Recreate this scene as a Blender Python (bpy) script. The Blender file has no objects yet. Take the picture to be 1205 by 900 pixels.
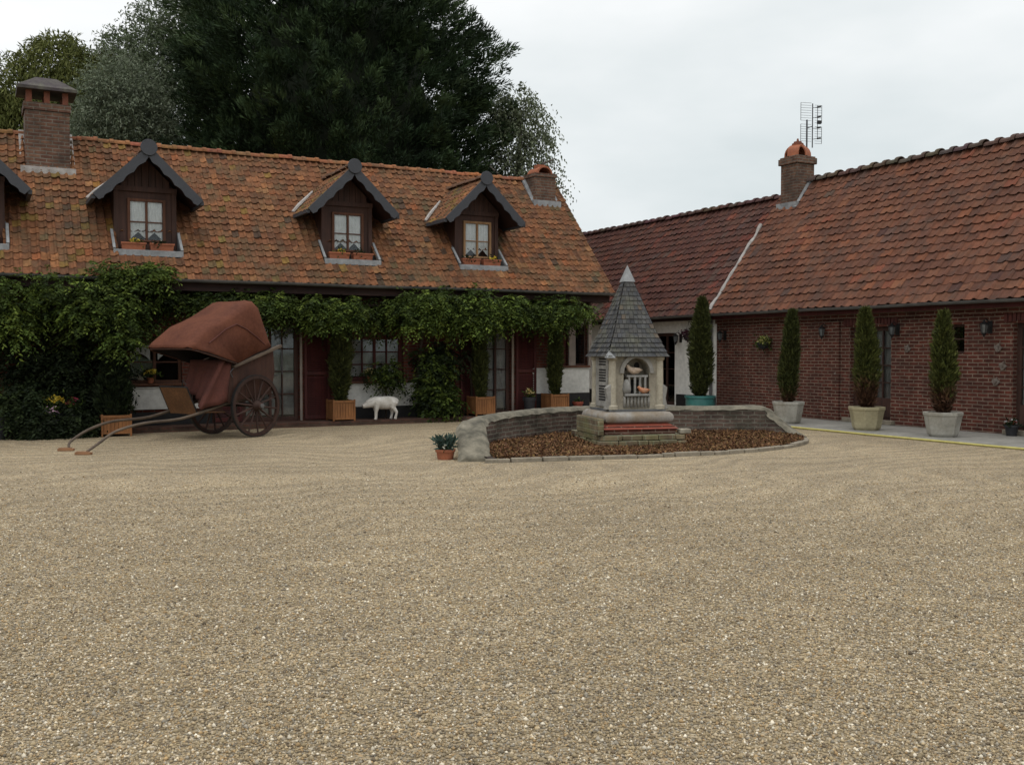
import bpy, bmesh, math, random
import numpy as np
from mathutils import Matrix, Vector
R = math.radians
SC = bpy.context.scene
COL = SC.collection
random.seed(7)
RNG = np.random.default_rng(11)

# ------------------------------------------------------------------ camera, sky, sun, exposure
cam = bpy.data.objects.new('camera', bpy.data.cameras.new('camera'))
COL.objects.link(cam)
cam.data.sensor_width = 36.0
cam.data.lens = 36.0 * 1180 / 1205
cam.data.clip_end = 2000
cam.data.clip_start = 0.05
cam.location = (0, 0, 1.6)
cam.rotation_euler = (R(90 - 1.796), 0, R(-28.2))
SC.camera = cam

SUN_EL, SUN_AZ = 72, 215           # sun behind thick cloud, high and behind the camera
world = bpy.data.worlds.new('World')
SC.world = world
world.use_nodes = True
nt = world.node_tree
nt.nodes.clear()
wo = nt.nodes.new('ShaderNodeOutputWorld')
bg = nt.nodes.new('ShaderNodeBackground')
sky = nt.nodes.new('ShaderNodeTexSky')
sky.sky_type = 'NISHITA'
sky.sun_disc = False
sky.sun_elevation = R(SUN_EL)
sky.sun_rotation = R(SUN_AZ)
hs = nt.nodes.new('ShaderNodeHueSaturation')
hs.inputs['Saturation'].default_value = 0.12
nt.links.new(sky.outputs[0], hs.inputs['Color'])
wtc = nt.nodes.new('ShaderNodeTexCoord')
wmp = nt.nodes.new('ShaderNodeMapping')
wmp.inputs['Scale'].default_value = (1.0, 1.0, 2.6)
nt.links.new(wtc.outputs['Generated'], wmp.inputs[0])
wn = nt.nodes.new('ShaderNodeTexNoise')
wn.inputs['Scale'].default_value = 2.1
wn.inputs['Detail'].default_value = 5
wn.inputs['Roughness'].default_value = 0.5
nt.links.new(wmp.outputs[0], wn.inputs['Vector'])
# cloud layer: a paler grey low over the roofs, near white higher up
sep = nt.nodes.new('ShaderNodeSeparateXYZ')
nt.links.new(wtc.outputs['Generated'], sep.inputs[0])
addz = nt.nodes.new('ShaderNodeMath'); addz.operation = 'MULTIPLY_ADD'
addz.inputs[1].default_value = 0.66
nt.links.new(wn.outputs['Fac'], addz.inputs[0])
nt.links.new(sep.outputs['Z'], addz.inputs[2])
cr = nt.nodes.new('ShaderNodeValToRGB')
cr.color_ramp.elements[0].position = 0.37
cr.color_ramp.elements[0].color = (0.405, 0.455, 0.468, 1)
cr.color_ramp.elements[1].position = 0.66
cr.color_ramp.elements[1].color = (0.67, 0.68, 0.685, 1)
e_ = cr.color_ramp.elements.new(1.0)
e_.color = (1.0, 1.0, 1.0, 1)
nt.links.new(addz.outputs[0], cr.inputs[0])
gain = nt.nodes.new('ShaderNodeVectorMath'); gain.operation = 'SCALE'
gain.inputs['Scale'].default_value = 16.5
nt.links.new(cr.outputs[0], gain.inputs[0])
mx = nt.nodes.new('ShaderNodeMix'); mx.data_type = 'RGBA'
mx.inputs[0].default_value = 0.88
nt.links.new(hs.outputs[0], mx.inputs[6])
nt.links.new(gain.outputs[0], mx.inputs[7])
nt.links.new(mx.outputs[2], bg.inputs[0])
bg.inputs[1].default_value = 0.10
nt.links.new(bg.outputs[0], wo.inputs[0])

sun = bpy.data.objects.new('sun', bpy.data.lights.new('sun', 'SUN'))
COL.objects.link(sun)
sun.data.energy = 0.6
sun.data.angle = R(25)
sun.data.color = (1.0, 0.97, 0.92)
sun.rotation_euler = (R(90 - SUN_EL), 0, R(180 - SUN_AZ))
SC.view_settings.view_transform = 'Standard'
SC.view_settings.look = 'None'
SC.view_settings.gamma = 1
SC.view_settings.exposure = 0.0
SC.render.engine = 'CYCLES'
SC.cycles.max_bounces = 6
SC.cycles.transparent_max_bounces = 16

# ------------------------------------------------------------------ materials
class NT:
    def __init__(s, name):
        s.m = bpy.data.materials.new(name); s.m.use_nodes = True
        s.t = s.m.node_tree; s.t.nodes.clear()
        s.out = s.n('ShaderNodeOutputMaterial'); s.b = s.n('ShaderNodeBsdfPrincipled')
        s.l(s.b.outputs[0], s.out.inputs[0])
    def n(s, k, **kw):
        x = s.t.nodes.new(k)
        for a, b in kw.items(): setattr(x, a, b)
        return x
    def l(s, a, b): s.t.links.new(a, b)
    def noise(s, vec, scale, detail=3, rough=.55):
        x = s.n('ShaderNodeTexNoise'); x.inputs['Scale'].default_value = scale
        x.inputs['Detail'].default_value = detail; x.inputs['Roughness'].default_value = rough
        if vec is not None: s.l(vec, x.inputs['Vector'])
        return x
    def ramp(s, fac, stops):
        x = s.n('ShaderNodeValToRGB'); e = x.color_ramp.elements
        while len(e) < len(stops): e.new(.5)
        for k, (p, c) in enumerate(stops):
            e[k].position = p; e[k].color = (*c, 1) if len(c) == 3 else c
        s.l(fac, x.inputs[0]); return x
    def mix(s, fac, a, b, mode='MIX'):
        x = s.n('ShaderNodeMix', data_type='RGBA', blend_type=mode)
        for v, i in ((fac, 0), (a, 6), (b, 7)):
            if isinstance(v, (int, float)): x.inputs[i].default_value = v
            elif isinstance(v, tuple): x.inputs[i].default_value = (*v, 1)
            else: s.l(v, x.inputs[i])
        return x.outputs[2]
    def bump(s, h, strength=.3, dist=.01, prev=None):
        x = s.n('ShaderNodeBump'); x.inputs['Strength'].default_value = strength
        x.inputs['Distance'].default_value = dist; s.l(h, x.inputs['Height'])
        if prev is not None: s.l(prev, x.inputs['Normal'])
        s.l(x.outputs[0], s.b.inputs['Normal']); return x.outputs[0]
    def pos(s): return s.n('ShaderNodeNewGeometry').outputs['Position']
    def rough(s, r, spec=.3):
        s.b.inputs['Roughness'].default_value = r
        s.b.inputs['Specular IOR Level'].default_value = spec

def plain(name, c, c2=None, scale=6, rough=.75, bump=.15, bscale=40, spec=.3, metal=0):
    """two close tones of the thing's own colour in a worn pattern, plus a fine bump"""
    k = NT(name); p = k.pos(); k.rough(rough, spec)
    c2 = c2 or tuple(x * .6 for x in c)
    a = k.noise(p, scale, 5); a2 = k.noise(p, scale * 7, 3)
    f = k.ramp(a.outputs[0], [(.35, (0, 0, 0)), (.68, (1, 1, 1))])
    col = k.mix(f.outputs[0], c, c2)
    g = k.ramp(a2.outputs[0], [(.3, (.86, .86, .86)), (.7, (1.10, 1.10, 1.10))])
    col = k.mix(1.0, col, g.outputs[0], 'MULTIPLY')
    k.l(col, k.b.inputs['Base Color'])
    k.b.inputs['Metallic'].default_value = metal
    if bump: k.bump(k.noise(p, bscale, 4).outputs[0], bump, .01)
    return k.m

def attr_mat(name, rough=.85, bump=.25, bscale=30, transl=0, stain=0, moss=None, spec=.2):
    k = NT(name); k.rough(rough, spec); p = k.pos()
    a = k.n('ShaderNodeAttribute', attribute_name='col')
    col = a.outputs['Color']
    if stain:
        n = k.ramp(k.noise(p, 9, 5, .65).outputs[0], [(.3, (1 - stain,) * 3), (.7, (1 + stain * .6,) * 3)])
        col = k.mix(1.0, col, n.outputs[0], 'MULTIPLY')
    if moss:
        n = k.ramp(k.noise(p, 2.2, 6, .7).outputs[0], [(.48, (0, 0, 0)), (.68, (.75,) * 3)])
        col = k.mix(n.outputs[0], col, moss)
    k.l(col, k.b.inputs['Base Color'])
    if bump: k.bump(k.noise(p, bscale, 4).outputs[0], bump, .01)
    if transl:
        t = k.n('ShaderNodeBsdfTranslucent'); k.l(col, t.inputs[0])
        s = k.n('ShaderNodeMixShader'); s.inputs[0].default_value = transl
        k.l(k.b.outputs[0], s.inputs[1]); k.l(t.outputs[0], s.inputs[2]); k.l(s.outputs[0], k.out.inputs[0])
    return k.m

def brick_mat(name, c1, c2, mortar, bw=.23, bh=.073, ms=.011, uv=False, stain=None, stain_amt=.5, squash=1):
    k = NT(name); k.rough(.9, .2); p = k.pos()
    if uv:
        vec = k.n('ShaderNodeTexCoord').outputs['UV']
    else:
        g = k.n('ShaderNodeNewGeometry'); sp = k.n('ShaderNodeSeparateXYZ'); k.l(g.outputs['Position'], sp.inputs[0])
        sn = k.n('ShaderNodeSeparateXYZ'); k.l(g.outputs['True Normal'], sn.inputs[0])
        ab = k.n('ShaderNodeMath', operation='ABSOLUTE'); k.l(sn.outputs[0], ab.inputs[0])
        gt = k.n('ShaderNodeMath', operation='GREATER_THAN'); k.l(ab.outputs[0], gt.inputs[0]); gt.inputs[1].default_value = .6
        mu = k.n('ShaderNodeMix', data_type='FLOAT'); k.l(gt.outputs[0], mu.inputs[0]); k.l(sp.outputs[0], mu.inputs[2]); k.l(sp.outputs[1], mu.inputs[3])
        cb = k.n('ShaderNodeCombineXYZ'); k.l(mu.outputs[0], cb.inputs[0]); k.l(sp.outputs[2], cb.inputs[1])
        vec = cb.outputs[0]
    # slightly crooked courses
    w = k.noise(vec, 3.0, 2); wa = k.n('ShaderNodeVectorMath', operation='SCALE'); wa.inputs['Scale'].default_value = .022
    k.l(w.outputs['Color'], wa.inputs[0]); ad = k.n('ShaderNodeVectorMath', operation='ADD'); k.l(vec, ad.inputs[0]); k.l(wa.outputs[0], ad.inputs[1])
    b = k.n('ShaderNodeTexBrick'); k.l(ad.outputs[0], b.inputs['Vector'])
    b.inputs['Scale'].default_value = 1; b.inputs['Brick Width'].default_value = bw; b.inputs['Row Height'].default_value = bh
    b.inputs['Mortar Size'].default_value = ms; b.inputs['Mortar Smooth'].default_value = .3; b.inputs['Bias'].default_value = 0
    b.inputs['Color1'].default_value = (*c1, 1); b.inputs['Color2'].default_value = (*c2, 1); b.inputs['Mortar'].default_value = (*mortar, 1)
    n = k.ramp(k.noise(p, 5, 5, .65).outputs[0], [(.3, (.55,) * 3), (.72, (1.35,) * 3)])
    col = k.mix(1.0, b.outputs[0], n.outputs[0], 'MULTIPLY')
    if stain:
        s = k.ramp(k.noise(p, 1.6, 6, .7).outputs[0], [(.45, (0, 0, 0)), (.68, (stain_amt,) * 3)])
        col = k.mix(s.outputs[0], col, stain)
    k.l(col, k.b.inputs['Base Color'])
    inv = k.n('ShaderNodeMath', operation='SUBTRACT'); inv.inputs[0].default_value = 1; k.l(b.outputs['Fac'], inv.inputs[1])
    q = k.bump(inv.outputs[0], .7, .012)
    k.bump(k.noise(p, 60, 4).outputs[0], .35, .006, q)
    return k.m

def wood_mat(name, c1, c2, rough=.7, axis=2, spec=.3):
    k = NT(name); k.rough(rough, spec)
    tc = k.n('ShaderNodeTexCoord'); mp = k.n('ShaderNodeMapping')
    sc = [22, 22, 22]; sc[axis] = 1.6
    mp.inputs['Scale'].default_value = sc; k.l(tc.outputs['Object'], mp.inputs[0])
    n = k.noise(mp.outputs[0], 1.0, 5, .6)
    r = k.ramp(n.outputs[0], [(.3, c2), (.7, c1)]); n2 = k.noise(tc.outputs['Object'], 2.2, 4)
    r2 = k.ramp(n2.outputs[0], [(.3, (.7,) * 3), (.7, (1.2,) * 3)])
    k.l(k.mix(1.0, r.outputs[0], r2.outputs[0], 'MULTIPLY'), k.b.inputs['Base Color'])
    k.bump(n.outputs[0], .25, .006)
    return k.m

def glass_mat(name):
    k = NT(name)
    k.t.nodes.remove(k.b)
    g = k.n('ShaderNodeBsdfGlossy'); g.inputs['Roughness'].default_value = .04; g.inputs[0].default_value = (.9, .92, .95, 1)
    t = k.n('ShaderNodeBsdfTransparent'); t.inputs[0].default_value = (.94, .95, .95, 1)
    fr = k.n('ShaderNodeFresnel'); fr.inputs[0].default_value = 1.45
    s = k.n('ShaderNodeMixShader'); k.l(fr.outputs[0], s.inputs[0]); k.l(t.outputs[0], s.inputs[1]); k.l(g.outputs[0], s.inputs[2])
    k.l(s.outputs[0], k.out.inputs[0]); return k.m

def gravel_mat():
    k = NT('pea_gravel'); k.rough(.85, .25); p = k.pos()
    v = k.n('ShaderNodeTexVoronoi'); v.inputs['Scale'].default_value = 70; k.l(p, v.inputs['Vector'])
    sp = k.n('ShaderNodeSeparateColor'); k.l(v.outputs['Color'], sp.inputs[0])
    pal = k.ramp(sp.outputs[0], [(0, (.105, .084, .056)), (.16, (.20, .160, .100)), (.34, (.295, .236, .147)), (.52, (.36, .29, .182)),
                                 (.70, (.23, .203, .155)), (.82, (.475, .41, .29)), (.93, (.36, .245, .122)), (1.0, (.63, .57, .46))])
    big = k.noise(p, .45, 4, .55)
    br = k.ramp(big.outputs[0], [(.3, (.82, .82, .82)), (.7, (1.10, 1.10, 1.09))])
    # rake and tyre ridges: long shallow bands bent by noise
    dw = k.noise(p, .25, 2); dv = k.n('ShaderNodeVectorMath', operation='MULTIPLY_ADD'); k.l(dw.outputs['Color'], dv.inputs[0])
    dv.inputs[1].default_value = (6, 6, 0); k.l(p, dv.inputs[2])
    wv = k.n('ShaderNodeTexWave', wave_type='BANDS', bands_direction='Y'); k.l(dv.outputs[0], wv.inputs['Vector'])
    wv.inputs['Scale'].default_value = .55; wv.inputs['Distortion'].default_value = 3; wv.inputs['Detail'].default_value = 3
    wr = k.ramp(wv.outputs['Fac'], [(.0, (.86, .86, .86)), (1, (1.06, 1.06, 1.05))])
    col = k.mix(1.0, pal.outputs[0], br.outputs[0], 'MULTIPLY'); col = k.mix(1.0, col, (1.0, .985, .97), 'MULTIPLY')
    col = k.mix(1.0, col, wr.outputs[0], 'MULTIPLY')
    k.l(col, k.b.inputs['Base Color'])
    d = k.n('ShaderNodeMath', operation='SUBTRACT'); d.inputs[0].default_value = 1; k.l(v.outputs['Distance'], d.inputs[1])
    q = k.bump(wv.outputs['Fac'], .5, .05)
    q = k.bump(k.noise(p, 3.5, 4).outputs[0], .5, .06, q)
    k.bump(d.outputs[0], .8, .012, q)
    return k.m

M = {}
M['gravel'] = gravel_mat()
M['pebble'] = attr_mat('pebbles', .8, .1, 200)
M['tile'] = attr_mat('clay_tile_weathered', .9, .35, 45, stain=.45, moss=(.075, .062, .036))
M['tile_red'] = attr_mat('clay_tile_red', .9, .35, 45, stain=.28, moss=(.075, .05, .04))
M['slate'] = attr_mat('roof_slate', .75, .3, 60, stain=.35, moss=(.12, .12, .085))
M['leaf'] = attr_mat('leaf', .7, 0, transl=.14, spec=.14)
M['needle'] = attr_mat('needle', .7, 0, transl=.08, spec=.15)
M['flower'] = attr_mat('petal', .6, 0, transl=.2)
M['litter'] = attr_mat('dead_leaf', .9, 0)
M['brick_red'] = brick_mat('old_red_brick', (.130, .039, .026), (.075, .026, .019), (.205, .15, .115), ms=.012, stain=(.06, .035, .03), stain_amt=.5)
M['brick_dark'] = brick_mat('dark_red_brick', (.13, .036, .022), (.085, .027, .019), (.10, .07, .055))
M['brick_chim'] = brick_mat('sooty_buff_brick', (.165, .090, .058), (.105, .052, .036), (.15, .125, .10), ms=.013, stain=(.04, .033, .028), stain_amt=.65)
M['brick_moss'] = brick_mat('mossy_grey_brick', (.135, .092, .072), (.075, .052, .044), (.17, .155, .125), uv=True, ms=.013, stain=(.045, .045, .032), stain_amt=.85)
M['brick_step'] = brick_mat('mossy_step_brick', (.20, .155, .095), (.13, .095, .065), (.20, .19, .13), bh=.085, stain=(.13, .14, .05), stain_amt=.6)
M['soldier'] = plain('soldier_brick', (.115, .033, .026), (.06, .022, .02), 14)
M['white'] = plain('whitewash', (.84, .83, .78), (.76, .75, .70), 1.2, .9, .05, 8)
M['white_dado'] = plain('white_render', (.58, .58, .55), (.46, .46, .43), 2, .9, .08, 12)
M['black'] = plain('tarred_plinth', (.014, .014, .016), (.022, .021, .02), 5, .7)
M['coping'] = plain('weathered_concrete', (.205, .185, .140), (.070, .066, .050), 4.5, .95, 1.0, 16)
M['concrete'] = plain('concrete_path', (.27, .262, .235), (.19, .185, .165), 1.8, .95, .3, 60)
M['stone'] = plain('kerb_stone', (.27, .235, .18), (.17, .15, .115), 5, .95, .6, 30)
M['maroon'] = wood_mat('maroon_paint', (.085, .019, .016), (.045, .011, .010))
M['brownwood'] = wood_mat('dark_stained_wood', (.075, .036, .026), (.035, .018, .014))
M['beam'] = wood_mat('dark_beam', (.045, .020, .016), (.022, .012, .010), axis=0)
M['palepost'] = wood_mat('pale_weathered_post', (.28, .235, .20), (.18, .15, .13))
M['frame'] = wood_mat('window_frame_brown', (.13, .055, .030), (.07, .03, .018))
M['frame_oak'] = wood_mat('window_frame_oak', (.33, .20, .10), (.22, .12, .06))
M['planterwood'] = wood_mat('planter_wood', (.28, .125, .045), (.17, .07, .026))
M['cartwood'] = wood_mat('cart_wood_dark', (.075, .032, .021), (.036, .018, .013))
M['wheelwood'] = wood_mat('wheel_wood', (.050, .024, .017), (.026, .014, .011))
M['cartpanel'] = wood_mat('cart_panel_tan', (.150, .070, .029), (.085, .04, .018), axis=0)
M['shaftwood'] = wood_mat('bare_grey_shaft', (.125, .095, .068), (.065, .046, .034), axis=0)
M['blockwood'] = wood_mat('wood_block', (.29, .15, .075), (.20, .10, .05), axis=0)
M['hood'] = plain('faded_red_canvas', (.130, .050, .031), (.094, .037, .025), 2.5, .9, .35, 30, spec=.1)
M['slateboard'] = plain('slate_bargeboard', (.050, .053, .061), (.045, .047, .054), 6, .6)
M['lead'] = plain('lead_flashing', (.29, .30, .305), (.17, .175, .18), 6, .6)
M['lead_dark'] = plain('lead_dark', (.13, .135, .14), (.08, .083, .088), 6, .6)
M['zinc'] = plain('zinc_gutter', (.115, .112, .108), (.07, .068, .066), 5, .5, spec=.5)
M['mortar'] = plain('mortar_fillet', (.42, .40, .38), (.28, .26, .24), 8, .95, .5)
M['terracotta'] = plain('terracotta', (.33, .115, .058), (.22, .08, .045), 7, .85)
M['terracotta_old'] = plain('old_terracotta', (.20, .070, .042), (.12, .05, .034), 7, .9)
M['pot_white'] = plain('pale_stone_pot', (.38, .37, .33), (.255, .24, .20), 3, .85, .08)
M['pot_cream'] = plain('cream_pot', (.39, .35, .225), (.29, .255, .155), 3, .85, .08)
M['pot_teal'] = plain('teal_glazed_pot', (.045, .18, .165), (.035, .13, .12), 5, .35, .05, spec=.5)
M['soil'] = plain('soil', (.040, .028, .020), (.022, .016, .012), 20, .95, .8)
M['iron'] = plain('black_iron', (.012, .012, .013), (.02, .019, .018), 20, .5)
M['steel'] = plain('steel', (.10, .10, .105), (.07, .07, .075), 20, .45, metal=.5)
M['rust'] = plain('rusty_plate', (.22, .19, .165), (.11, .08, .065), 12, .85)
M['glass'] = glass_mat('window_glass')
M['lampglass'] = plain('lamp_glass', (.16, .17, .17), (.10, .11, .11), 9, .15, 0, spec=.6)
M['curtain'] = plain('net_curtain', (.78, .78, .76), (.68, .68, .66), 8, .95)
M['curtain_shaded'] = plain('net_curtain_shaded', (.25, .25, .235), (.18, .18, .17), 5, .95)  # darker copy of the net curtain: facade shade put into its colour
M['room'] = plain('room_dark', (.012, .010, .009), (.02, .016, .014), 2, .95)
M['hose'] = plain('yellow_hose', (.50, .455, .15), (.42, .37, .12), 8, .5)
M['pig'] = plain('white_painted_pig', (.62, .60, .56), (.40, .37, .32), 5, .55)
M['bird_white'] = plain('white_ceramic', (.70, .68, .64), (.60, .57, .52), 12, .5)
M['bird_buff'] = plain('buff_ceramic', (.50, .40, .31), (.40, .31, .23), 12, .5)
M['bird_orange'] = plain('orange_ceramic', (.40, .14, .06), (.46, .30, .2), 12, .5)
M['limestone_pale'] = plain('pale_limestone', (.40, .365, .285), (.27, .24, .18), 4, .9, .4)
M['limestone'] = plain('aged_limestone', (.325, .295, .23), (.19, .168, .13), 3.5, .9, .4)
M['limestone_grey'] = plain('grey_cast_stone', (.30, .29, .265), (.19, .18, .16), 5, .9, .4)
M['ceramic'] = plain('grey_ceramic', (.27, .265, .25), (.17, .165, .15), 10, .6)
M['redtilepaint'] = plain('red_glazed_tile', (.26, .062, .036), (.18, .05, .032), 7, .7)
M['roll'] = plain('banded_stone_roll', (.29, .275, .25), (.215, .165, .11), 4.5, .8, .3)
M['bark'] = plain('bark', (.085, .062, .045), (.05, .038, .03), 9, .95, .9, 25)
M['bark_pale'] = plain('pale_bark', (.20, .18, .15), (.11, .095, .08), 9, .95, .9, 25)
M['grass'] = plain('grass_ground', (.05, .075, .02), (.07, .075, .03), 3, .95, .5, 20)
M['cobble'] = brick_mat('brick_apron', (.10, .050, .036), (.065, .036, .028), (.07, .055, .04), bh=.11, uv=True)
M['crowncore'] = plain('shade_core_dark', (.010, .016, .008), (.016, .020, .010), 3, .95)  # crown's inner shade, given to an added near-black core
M['plastic_dark'] = plain('dark_pot', (.02, .021, .024), (.03, .03, .033), 6, .6)

# ------------------------------------------------------------------ mesh helpers
def link_mesh(name, me, mat, parent=None, smooth=False, off=None):
    o = bpy.data.objects.new(name, me); COL.objects.link(o)
    me.materials.append(mat)
    if smooth and len(me.polygons): me.polygons.foreach_set('use_smooth', [True] * len(me.polygons))
    if parent is not None:
        o.parent = parent
    return o

def root_loc(p):
    v = Vector((0, 0, 0))
    while p is not None:
        v += p.location; p = p.parent
    return v

class MB:
    def __init__(s, mtx=None): s.v = []; s.f = []; s.c = []; s.u = {}; s.M = mtx
    def add(s, pts, faces, col=None, uvs=None):
        b = len(s.v)
        for p in pts:
            p = Vector(p)
            if s.M is not None: p = s.M @ p
            s.v.append(tuple(p))
            s.c.append(col or (1, 1, 1))
        for k, f in enumerate(faces):
            if uvs: s.u[len(s.f)] = [uvs[i] for i in f]
            s.f.append([b + i for i in f])
    def box(s, x0, x1, y0, y1, z0, z1, col=None):
        P = [(x, y, z) for z in (z0, z1) for y in (y0, y1) for x in (x0, x1)]
        s.add(P, [(0, 2, 3, 1), (4, 5, 7, 6), (0, 1, 5, 4), (2, 6, 7, 3), (0, 4, 6, 2), (1, 3, 7, 5)], col)
    def obox(s, a, b, w, h, upv=(0, 0, 1), col=None):
        """bar from a to b of width w and height h"""
        a = Vector(a); b = Vector(b); d = (b - a).normalized(); u = Vector(upv); r = d.cross(u)
        if r.length < 1e-4: r = d.cross(Vector((1, 0, 0)))
        r.normalize(); u = r.cross(d)
        P = [q + r * (i * w / 2) + u * (j * h / 2) for q in (a, b) for i, j in ((-1, -1), (1, -1), (1, 1), (-1, 1))]
        s.add(P, [(3, 2, 1, 0), (4, 5, 6, 7), (0, 1, 5, 4), (1, 2, 6, 5), (2, 3, 7, 6), (3, 0, 4, 7)], col)
    def tube(s, pts, r, n=8, cap=True, col=None):
        pts = [Vector(p) for p in pts]; rs = r if isinstance(r, (list, tuple)) else [r] * len(pts)
        P = []; prev = None
        for i, p in enumerate(pts):
            d = (pts[min(i + 1, len(pts) - 1)] - pts[max(i - 1, 0)]).normalized()
            if prev is None: prev = d.cross(Vector((.3, .2, 1)) if abs(d.z) < .9 else Vector((1, 0, 0))).normalized()
            a = (prev - d * prev.dot(d)).normalized(); b = d.cross(a); prev = a
            for k in range(n):
                t = 2 * math.pi * k / n; P.append(p + (a * math.cos(t) + b * math.sin(t)) * rs[i])
        F = [(i * n + k, i * n + (k + 1) % n, (i + 1) * n + (k + 1) % n, (i + 1) * n + k) for i in range(len(pts) - 1) for k in range(n)]
        if cap: F += [tuple(range(n))[::-1], tuple(range((len(pts) - 1) * n, len(pts) * n))]
        s.add(P, F, col)
    def lathe(s, prof, c=(0, 0, 0), n=16, rot=0, sx=1, sy=1, cap=True, col=None):
        P = []
        for r, z in prof:
            for k in range(n):
                t = rot + 2 * math.pi * k / n; P.append((c[0] + r * sx * math.cos(t), c[1] + r * sy * math.sin(t), c[2] + z))
        m = len(prof)
        F = [(i * n + k, i * n + (k + 1) % n, (i + 1) * n + (k + 1) % n, (i + 1) * n + k) for i in range(m - 1) for k in range(n)]
        if cap: F += [tuple(range(n))[::-1], tuple(range((m - 1) * n, m * n))]
        s.add(P, F, col)
    def prism(s, poly, axis, a, b, col=None):
        """poly: 2D outline, extruded along axis ('x': (y,z), 'y': (x,z), 'z': (x,y)) from a to b"""
        def q(p, t): return {'x': (t, p[0], p[1]), 'y': (p[0], t, p[1]), 'z': (p[0], p[1], t)}[axis]
        n = len(poly); P = [q(p, a) for p in poly] + [q(p, b) for p in poly]
        F = [tuple(range(n)), tuple(range(2 * n - 1, n - 1, -1))] + [(i, i + n, (i + 1) % n + n, (i + 1) % n) for i in range(n)]
        s.add(P, F, col)
    def ball(s, c, rx, ry=None, rz=None, n=10, col=None, rot=None):
        ry = ry or rx; rz = rz or rx
        P = [];
        for i in range(n // 2 + 1):
            ph = math.pi * i / (n // 2)
            for k in range(n):
                t = 2 * math.pi * k / n
                v = Vector((rx * math.sin(ph) * math.cos(t), ry * math.sin(ph) * math.sin(t), rz * math.cos(ph)))
                if rot is not None: v = rot @ v
                P.append(Vector(c) + v)
        F = [(i * n + k, (i + 1) * n + k, (i + 1) * n + (k + 1) % n, i * n + (k + 1) % n) for i in range(n // 2) for k in range(n)]
        s.add(P, F, col)
    def build(s, name, mat, parent=None, world=True, smooth=False, bev=0, color=False, auto=None):
        me = bpy.data.meshes.new(name)
        V = s.v
        if parent is not None and world:
            o = root_loc(parent); V = [(x - o.x, y - o.y, z - o.z) for x, y, z in V]
        me.from_pydata(V, [], s.f)
        if s.u:
            l = me.uv_layers.new(name='UVMap')
            for fi, uv in s.u.items():
                for li, c in zip(me.polygons[fi].loop_indices, uv): l.data[li].uv = c
        if color:
            a = me.color_attributes.new('col', 'FLOAT_COLOR', 'POINT')
            arr = np.ones((len(s.c), 4), 'f'); arr[:, :3] = np.array(s.c, 'f'); a.data.foreach_set('color', arr.ravel())
        ob = link_mesh(name, me, mat, parent, smooth)
        bm = bmesh.new(); bm.from_mesh(me); bmesh.ops.recalc_face_normals(bm, faces=bm.faces) if not color else None; bm.to_mesh(me); bm.free()
        if bev:
            m = ob.modifiers.new('bevel', 'BEVEL'); m.width = bev; m.segments = 2; m.limit_method = 'ANGLE'
        if auto is not None:
            for p in me.polygons: p.use_smooth = True
            m = ob.modifiers.new('split', 'EDGE_SPLIT'); m.split_angle = R(auto)
        return ob

def tag(o, label=None, cat=None, group=None, kind=None):
    if label: o['label'] = label
    if cat: o['category'] = cat
    if group: o['group'] = group
    if kind: o['kind'] = kind
    return o

def thing(name, label, cat, loc=(0, 0, 0), rz=0, group=None):
    o = bpy.data.objects.new(name, None); COL.objects.link(o)
    o.empty_display_size = .2; o.location = loc; o.rotation_euler = (0, 0, rz)
    return tag(o, label, cat, group)

def copy_tree(o, parent=None):
    c = o.copy(); COL.objects.link(c)
    if parent is not None: c.parent = parent
    for ch in list(o.children): copy_tree(ch, c)
    return c

def np_mesh(name, V, F, mat, parent=None, C=None, world=True, smooth=False):
    """V (n,3), F (m,k) constant k"""
    V = np.asarray(V, 'f')
    if parent is not None and world:
        o = root_loc(parent); V = V - np.array([o.x, o.y, o.z], 'f')
    F = np.asarray(F, 'i'); m, k = F.shape
    me = bpy.data.meshes.new(name)
    me.vertices.add(len(V)); me.vertices.foreach_set('co', V.ravel())
    me.loops.add(m * k); me.loops.foreach_set('vertex_index', F.ravel())
    me.polygons.add(m); me.polygons.foreach_set('loop_start', np.arange(0, m * k, k, dtype='i'))
    try: me.polygons.foreach_set('loop_total', np.full(m, k, 'i'))
    except Exception: pass
    me.update(calc_edges=True); me.validate()
    if C is not None:
        a = me.color_attributes.new('col', 'FLOAT_COLOR', 'POINT')
        arr = np.ones((len(V), 4), 'f'); arr[:, :3] = C; a.data.foreach_set('color', arr.ravel())
    return link_mesh(name, me, mat, parent, smooth)

def unit(a): return a / (np.linalg.norm(a, axis=-1, keepdims=True) + 1e-9)

def leaves(P, D, L, W, C, rng, bend=.25):
    """one bent four-cornered leaf per point: P centre of its base, D direction, L length, W width, C colour"""
    n = len(P); D = unit(D); A = unit(np.cross(D, rng.normal(size=(n, 3)))); N = np.cross(D, A)
    L = np.broadcast_to(np.asarray(L, float).reshape(-1, 1), (n, 1)); W = np.broadcast_to(np.asarray(W, float).reshape(-1, 1), (n, 1))
    mid = P + D * L * .45 + N * L * bend * .3
    V = np.stack([P, mid + A * W / 2, P + D * L - N * L * bend * .25, mid - A * W / 2], 1).reshape(-1, 3)
    F = np.arange(4 * n).reshape(-1, 4)
    return V, F, np.repeat(C, 4, 0)

def pick(pal, n, rng, var=.18):
    pal = np.array(pal); i = rng.integers(0, len(pal), n)
    return pal[i] * (1 + rng.normal(0, var, (n, 1))).clip(.4, 1.8)

def lump(x, y, sd=0):
    """smooth pseudo-noise in 2-D, about -1..1"""
    return (math.sin(x * 1.7 + sd) * math.cos(y * 2.3 - sd * 2) + .6 * math.sin(x * 4.1 - y * 3.3 + sd * 3) + .4 * math.sin(x * 9.7 + y * 7.9 + sd)) / 2

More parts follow.
